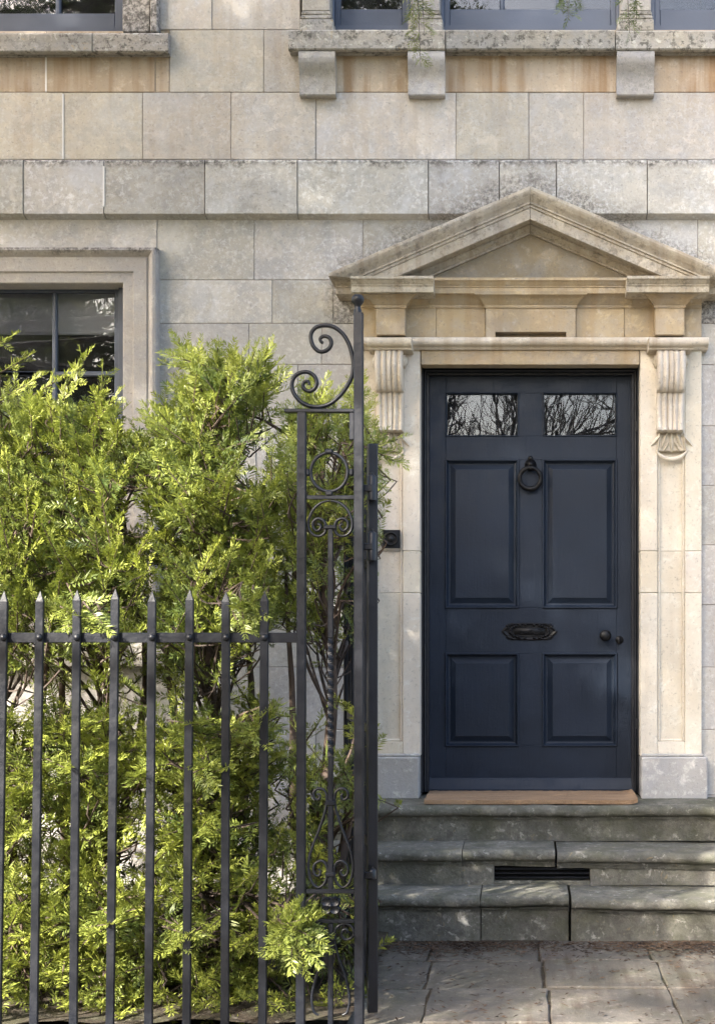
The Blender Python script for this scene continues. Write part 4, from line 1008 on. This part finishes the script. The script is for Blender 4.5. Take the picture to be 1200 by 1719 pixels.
for t in trunks:
    bush = thing('yew_bush', t['lab'], 'bush', 'yew bushes behind the railing')
    tr = MB(); base = trunk_pt(t, 1520); base.z = -.02
    hp = [base] + [trunk_pt(t, py) for py in range(1500, t['top'], -60)] + [trunk_pt(t, t['top']+20)]
    tr.tube(hp, [max(.004, .032*(1-i/len(hp))**.8) for i in range(len(hp))], 8)
    for k in range(2):   # second stems from the base
        q = [base + Vector((.06*(k*2-1), .05, 0))] + [trunk_pt(t, py) + Vector(((k*2-1)*(.05+.10*math.sin((1500-py)*.004)), (.06 if k else -.05), 0)) for py in range(1460, t['top']+150, -80)]
        tr.tube(q, [max(.003, .022*(1-i/len(q))**.8) for i in range(len(q))], 6)
    tr.build('trunk', M['bark'], bush, smooth=60)
    br = MB(); O=[]; A_=[]; N_=[]; Ls=[]; T_=[]
    # limbs: cluster the sprays by height and side, one limb feeds several
    limbs = {}
    for s_ in t['sprays']:
        b = s_[0]; py = VY + (EYE - b.z)*F/(D+b.y); key = (int(py//70), b.x > hp[1].x, int((b.y+2.4)/.3)); limbs.setdefault(key, []).append(s_)
    for key, ss in limbs.items():
        cen = Vector((sum(q[0].x for q in ss), sum(q[0].y for q in ss), sum(q[0].z for q in ss)))/len(ss)
        py = min(1490, (key[0]+.5)*70 + 110 + rr.uniform(-20,40)); st = trunk_pt(t, max(py, t['top']+40)); st.z = max(.08, st.z)
        mid = st.lerp(cen, .5) + Vector((rr.uniform(-.04,.04), rr.uniform(-.04,.04), .03))
        lp_ = spline([st, mid, cen], 4); n_ = len(lp_)
        br.tube(lp_, [.0085*(1-.6*i/n_) for i in range(n_)], 5)
        for (b, dv, L_, mature) in ss:
            fr_ = lp_[rr.randint(n_//3, n_-1)]
            md = fr_.lerp(b, .6) + Vector((rr.uniform(-.03,.03), rr.uniform(-.03,.03), -.02))
            br.tube(spline([fr_, md, b], 3) + [b + dv*L_*.5, b + dv*L_*.95], [.0036]*7 + [.0028,.0018], 4)
            up = Vector((rr.uniform(-.35,.35), -.55 + rr.uniform(-.3,.3), .8)); nrm = (up - dv*up.dot(dv)).normalized(); sd = dv.cross(nrm)
            tint0 = mature if mature is not None else rr.random()**1.4
            k = 0; x = L_*.08
            while x < L_*.97:
                rem = 1 - x/L_; sg = 1 if k % 2 else -1
                tl = (.045 + (.035 if mature == .75 else .06)*rem)*rr.uniform(.75,1.2); an = math.radians(rr.uniform(38,62))
                az_ = rr.gauss(0,.55); dd = dv*math.cos(an) + (sd*(sg*math.cos(az_)) + nrm*math.sin(az_))*math.sin(an)
                O.append(tuple(b+dv*x)); A_.append(tuple(dd)); N_.append(tuple(nrm + Vector((rr.uniform(-.4,.4), rr.uniform(-.4,.4), rr.uniform(-.2,.2)))))
                Ls.append(tl); T_.append(min(1, max(0, tint0*.7 + .3*(1-rem) + rr.uniform(-.2,.2)))); x += rr.uniform(.020,.046); k += 1
            O.append(tuple(b+dv*L_*.82)); A_.append(tuple(dv)); N_.append(tuple(nrm)); Ls.append(.085); T_.append(min(1, tint0+.25))
            O.append(tuple(b+dv*L_*.35)); A_.append(tuple(dv)); N_.append(tuple(nrm)); Ls.append(L_*.55); T_.append(tint0)
    br.build('branches', M['bark'], bush, fix=False)
    O=np.array(O); A_=np.array(A_); N_=np.array(N_); Ls=np.array(Ls); T_=np.array(T_); pick = rng.integers(0, 4, len(O))
    for q in range(4):
        m_ = pick == q; instance('foliage', tmpl_y[q], O[m_], A_[m_], N_[m_], np.maximum(Ls[m_], .065), T_[m_], M['yew'], bush)
# ---- conifer standing left of the railing: its boughs reach over and shade the house front
cedar = thing('cedar_tree', 'tall cedar whose drooping needle sprigs hang in front of the upper windows', 'tree')
ct = MB(); CT = Vector((-9.0, -4.2, -.05))
tp = [CT + Vector((.15*math.sin(i*.8), .1*math.cos(i), i*.9)) for i in range(14)]
ct.tube(tp, [.30*(1-i/15) for i in range(14)], 10); ct.build('trunk', M['bark_grey'], cedar, smooth=60)
rc = random.Random(21); cbm = MB(); O=[]; A_=[]; N_=[]; Ls=[]; T_=[]
def ctuft(b, dv, L_):
    dv = dv.normalized(); q = b + dv*L_
    for w_ in (b, q):          # boughs stay above and beside the view; only the hanging sprigs enter it
        zd = D + w_.y
        if zd > .1 and VX + w_.x*F/zd > -30 - .16*F/zd and VY - (w_.z-EYE)*F/zd > -30 - .16*F/zd: return
    up = Vector((rc.uniform(-.5,.5), rc.uniform(-.5,.5), 1)); nrm = (up - dv*up.dot(dv)).normalized(); sd = dv.cross(nrm)
    cbm.tube([b, b+dv*L_], [.004,.0015], 4, cap=False)
    x = .02; k = 0
    while x < L_:
        sg = 1 if k % 2 else -1; an = math.radians(rc.uniform(35,75))
        dd = dv*math.cos(an) + sd*sg*math.sin(an) + nrm*rc.uniform(-.4,.4)
        O.append(tuple(b+dv*x)); A_.append(tuple(dd)); N_.append((rc.uniform(-1,1),rc.uniform(-1,1),rc.uniform(.2,1))); Ls.append(rc.uniform(.08,.15)); T_.append(rc.random()); x += rc.uniform(.04,.062); k += 1
    O.append(tuple(b+dv*L_*.8)); A_.append(tuple(dv)); N_.append(tuple(nrm)); Ls.append(.12); T_.append(.8)
# boughs: (height at trunk, end point)
boughs = []
for yb_ in (-2.35, -2.75, -3.15, -3.55):
    for k in range(6):
        z_ = 1.55 - .85*yb_ + .40 + k*.60 + rc.uniform(-.1,.1); boughs.append((z_ - .4, ((-2.0 if yb_ > -2.5 else -.70) - rc.uniform(0,.6), yb_ + rc.uniform(-.12,.12), z_)))
for (h0, e_) in boughs:
    e_ = Vector(e_); st = Vector((CT.x, CT.y, h0)); ml = st.lerp(e_, .5) + Vector((0, rc.uniform(-.2,.2), .35))
    bp = spline([st, ml, e_], 12); nb = len(bp); cbm.tube(bp, [.055*(1-.85*i/nb) for i in range(nb)], 6)
    for i in range(8, nb):
        for sg in (-1, 1):
            for rep in range(2):
                b = bp[i] + Vector((rc.uniform(-.1,.1), 0, 0))
                if b.z < 1.60 - .85*b.y: continue
                dv = Vector((rc.uniform(.2,.9), sg*rc.uniform(.4,1), rc.uniform(-.45,.15))).normalized(); L2 = rc.uniform(.35,.8)
                cbm.tube([b, b+dv*L2], [.010,.003], 4, cap=False)
                for q in range(4):
                    ctuft(b + dv*L2*(.25+.24*q), dv + Vector((rc.uniform(-.8,.8), rc.uniform(-.8,.8), rc.uniform(-.9,.3))), rc.uniform(.2,.36))
# low boughs out of view, added to shade steps and path
for (e_, h0) in (((-1.65,-3.35,3.35),3.9),((-1.70,-3.1,3.0),3.6),((-1.65,-3.6,3.75),4.2),((-1.70,-3.3,2.6),3.4)):
    e_ = Vector(e_); bp = spline([Vector((CT.x,CT.y,h0)), Vector((-5,-4.9,h0+.5)), Vector((-3.1,-4.6,h0+.45)), e_], 8); nb = len(bp); cbm.tube(bp, [.04*(1-.85*i/nb) for i in range(nb)], 6)
    for i in range(nb-7, nb):
        for q in range(9):
            dv = Vector((rc.uniform(-.9,.5), rc.uniform(-.8,.8), rc.uniform(-.8,.3))); ctuft(bp[i] + Vector((rc.uniform(-.08,.08),rc.uniform(-.1,.1),rc.uniform(-.1,.1))), dv, rc.uniform(.2,.34))
# unseen boughs left of the view, added to shade the right-hand pilaster
for q in range(7):
    e_ = Vector((-1.10 - .06*q, -2.95 - .12*(q % 4), 3.45 + .14*q)); bp = spline([Vector((CT.x,CT.y,4.4)), Vector((-5.0,-4.9,5.0)), Vector((-2.8,-3.9,4.75)), e_], 9); nb = len(bp); cbm.tube(bp, [.03*(1-.85*i/nb) for i in range(nb)], 6)
    for i in range(nb-8, nb):
        for w_ in range(8):
            dv = Vector((rc.uniform(-.8,.6), rc.uniform(-.8,.8), rc.uniform(-.8,.4))); ctuft(bp[i] + Vector((rc.uniform(-.08,.08),rc.uniform(-.1,.1),rc.uniform(-.12,.12))), dv, rc.uniform(.16,.3))
for w_ in range(70):  # extra loose tufts out of view, added to block sun on the pilaster
    ctuft(Vector((-1.98 + rc.gauss(0,.16), -3.25 + rc.gauss(0,.12), 3.62 + rc.gauss(0,.20))), Vector((rc.uniform(-.8,.6), rc.uniform(-.8,.8), rc.uniform(-.8,.4))), rc.uniform(.16,.3))
# more unseen low boughs, further out, added to keep sun off the path
for q in range(9):
    e_ = Vector((-1.35 - .2*q, -4.45 - rc.uniform(0,.25), 2.0 + .42*(q % 4))); bp = spline([Vector((CT.x,CT.y,3.2)), Vector((-5.5,-5.3,3.9)), Vector((-3.6,-4.9,3.5)), e_], 8); nb = len(bp); cbm.tube(bp, [.03*(1-.85*i/nb) for i in range(nb)], 6)
    for i in range(nb-6, nb):
        for w_ in range(7):
            dv = Vector((rc.uniform(-.9,.4), rc.uniform(-.8,.8), rc.uniform(-.8,.3))); ctuft(bp[i] + Vector((rc.uniform(-.08,.04),rc.uniform(-.1,.1),rc.uniform(-.1,.1))), dv, rc.uniform(.16,.28))
# branch over the doorway with the sprigs that hang into view
vb = spline([Vector((-2.0,-3.3,6.2)), Vector((-1.3,-2.7,5.0)), Vector((-.6,-2.2,4.1)), Vector((.0,-2.0,3.95)), Vector((.6,-1.9,3.9))], 8); cbm.tube(vb, [.02*(1-.8*i/len(vb)) for i in range(len(vb))], 6)
n_far = len(O)
for (px, py0, py1, Y, tt) in ((688,-60,40,-2.0,0),(700,-40,112,-2.05,1),(706,-60,60,-2.0,1),(948,-60,32,-2.0,0),(960,-70,20,-1.95,0),(1050,-60,56,-1.95,0),(1062,-70,36,-1.9,0),(936,-70,18,-1.9,0)):
    b, t_ = P(px, py0, Y), P(px+6, py1, Y); near = min(vb, key=lambda q: (q-b).length); cbm.tube(spline([near, near.lerp(b,.6)+Vector((0,0,.04)), b],3), .003, 4, cap=False)
    n0 = len(T_); L_ = (t_-b).length; cbm.tube([b,t_],[.0026,.001],4,cap=False)
    for k in range(int(L_/.012)):
        x = k*.012; an = rc.uniform(0, 6.28); d0 = (t_-b).normalized(); sd = d0.orthogonal().normalized(); sd2 = d0.cross(sd)
        O.append(tuple(b+(t_-b)*(x/L_))); A_.append(tuple(d0*.7 + sd*math.cos(an)*.8 + sd2*math.sin(an)*.8)); N_.append((rc.uniform(-1,1),rc.uniform(-1,1),1)); Ls.append(rc.uniform(.055,.075)*(1-.3*x/L_)); T_.append(1.3 if tt else .1)
cbm.build('boughs', M['bark_grey'], cedar, fix=False)
tm = twig_template(7, .42, .055, 58, 35, seed=9, lift=.7, jit=.5)
O, A_, N_, Ls, T_ = (np.array(q) for q in (O, A_, N_, Ls, T_))
tc = twig_template(4, .40, .13, 58, 40, seed=8, lift=.7, jit=.5)
instance('foliage', tc, O[:n_far], A_[:n_far], N_[:n_far], Ls[:n_far], T_[:n_far], M['cedar'], cedar)
instance('hanging_sprigs', tm, O[n_far:], A_[n_far:], N_[n_far:], Ls[n_far:], T_[n_far:], M['cedar'], cedar)

# ---- bare winter trees across the way: seen mirrored in the panes
def bare_tree(loc, h, seed):
    r = random.Random(seed); m_ = MB()
    t_ = thing('bare_tree', 'leafless winter tree with upswept twigs reflected in the window panes', 'tree', 'bare trees across from the house')
    def grow(p, d, ln, rad, lv):
        n = 4; pts = [p]; q = p.copy(); dd = d.copy()
        for i in range(n):
            dd = (dd + Vector((r.uniform(-.16,.16), r.uniform(-.16,.16), r.uniform(-.04,.14)))).normalized(); q = q + dd*ln/n; pts.append(q.copy())
        m_.tube(pts, [rad*(1-.45*i/n) for i in range(n+1)], 6 if lv < 2 else (4 if lv < 3 else 3), cap=False)
        if lv >= 5: return
        kids = (5,5,5,4,4)[lv]
        for k in range(kids):
            i = 4 if k == 0 else r.randint(1, n); o_ = dd.orthogonal().normalized(); o_.rotate(Matrix.Rotation(r.uniform(0,6.28), 3, dd))
            sp_ = .15 if k == 0 else r.uniform(.45,.95)
            grow(pts[i], (dd + o_*sp_).normalized(), ln*r.uniform(.58,.8), rad*(.55 if k else .6), lv+1)
    grow(Vector((loc[0], loc[1], -.05)), Vector((r.uniform(-.05,.05), 0, 1)), h*.30, h*.016, 0)
    m_.build('trunk_and_branches', M['bark_grey'], t_, fix=False)
for k, (x, y, h) in enumerate(((2.9,-17.5,10),(-1.7,-17,10),(-6.2,-18,10.5),(-10,-20,11),(7.0,-22,12))): bare_tree((x, y), h, 40+k)

def evergreen(loc, h, w, seed, label):
    r = random.Random(seed); t_ = thing('evergreen_tree', label, 'tree', 'evergreens across from the house')
    m_ = MB(); m_.tube([Vector((loc[0], loc[1], -.05)), Vector((loc[0]+.1, loc[1], h*.5)), Vector((loc[0], loc[1], h*.97))], [.22,.13,.02], 8); m_.build('trunk', M['bark_grey'], t_)
    O=[]; A2=[]; N2=[]; L2=[]; T2=[]
    for i in range(3200):
        t = r.random()**.8; an = r.uniform(0, 6.28); rad = w*(1-t)**.7*math.sqrt(r.random())*(1+.25*math.sin(an*3+t*9)); z = .5 + (h-.5)*t
        O.append((loc[0]+rad*math.cos(an), loc[1]+rad*math.sin(an), z)); A2.append((math.cos(an), math.sin(an), r.uniform(-.3,.5))); N2.append((r.uniform(-.5,.5), r.uniform(-.5,.5), 1)); L2.append(r.uniform(.35,.7)); T2.append(r.random()*.3)
    instance('foliage', tc, np.array(O), np.array(A2), np.array(N2), np.array(L2), np.array(T2), M['cedar'], t_)
evergreen((-8.2,-15.5), 7.2, 2.6, 1, 'broad dark evergreen mirrored in the ground-floor window panes'); evergreen((-12.5,-17), 9, 3.0, 2, 'taller dark evergreen beyond the broad one across from the house')
gw = thing('sky_blocking_wall', 'unseen high dark wall with coping, added across from the house to block low sky light', 'wall')  # out of view, added to cut light from the low sky
MB().box(-30, 30, -13.5, -13.1, -.05, 3.3, .01).build('wall', M['soil'], gw)
for k in range(30): MB().box(-30+k*2.0+.01, -28+k*2.0-.01, -13.58, -13.02, 3.301, 3.42, .02).build('coping_stone', M['step'], gw)
# ---- fallen leaves and needles on the path and against the steps
lt = MB(); rl = random.Random(3)
for i in range(3400):
    px = rl.gauss(0, 1)
    x = rl.uniform(-.6, 1.9) if i % 3 else rl.choice([-.35, -.2, .55, .75]) + rl.gauss(0,.13)
    y = -.89 - abs(rl.gauss(0, .11)) if rl.random() < .82 else -rl.uniform(.92, 2.2)
    an = rl.uniform(0, 6.28); kind = rl.random()
    ln, wd = (rl.uniform(.02,.05), .0016) if kind < .55 else (rl.uniform(.012,.030), rl.uniform(.006,.014))
    d = Vector((math.cos(an), math.sin(an), rl.uniform(-.05,.25))); sd = Vector((-math.sin(an), math.cos(an), rl.uniform(-.3,.3))); c = Vector((x, y, .004 + rl.random()*.008))
    lt.add([c-d*ln*.5, c+sd*wd*.5+Vector((0,0,.003)), c+d*ln*.5, c-sd*wd*.5], [[0,1,2,3]])
lo_ = lt.build('leaf_litter', M['litter'], fix=False); lo_['kind'] = 'stuff'; lo_['label'] = 'brown fallen leaves and needles on the flagstones below the steps'; lo_['category'] = 'leaf litter'
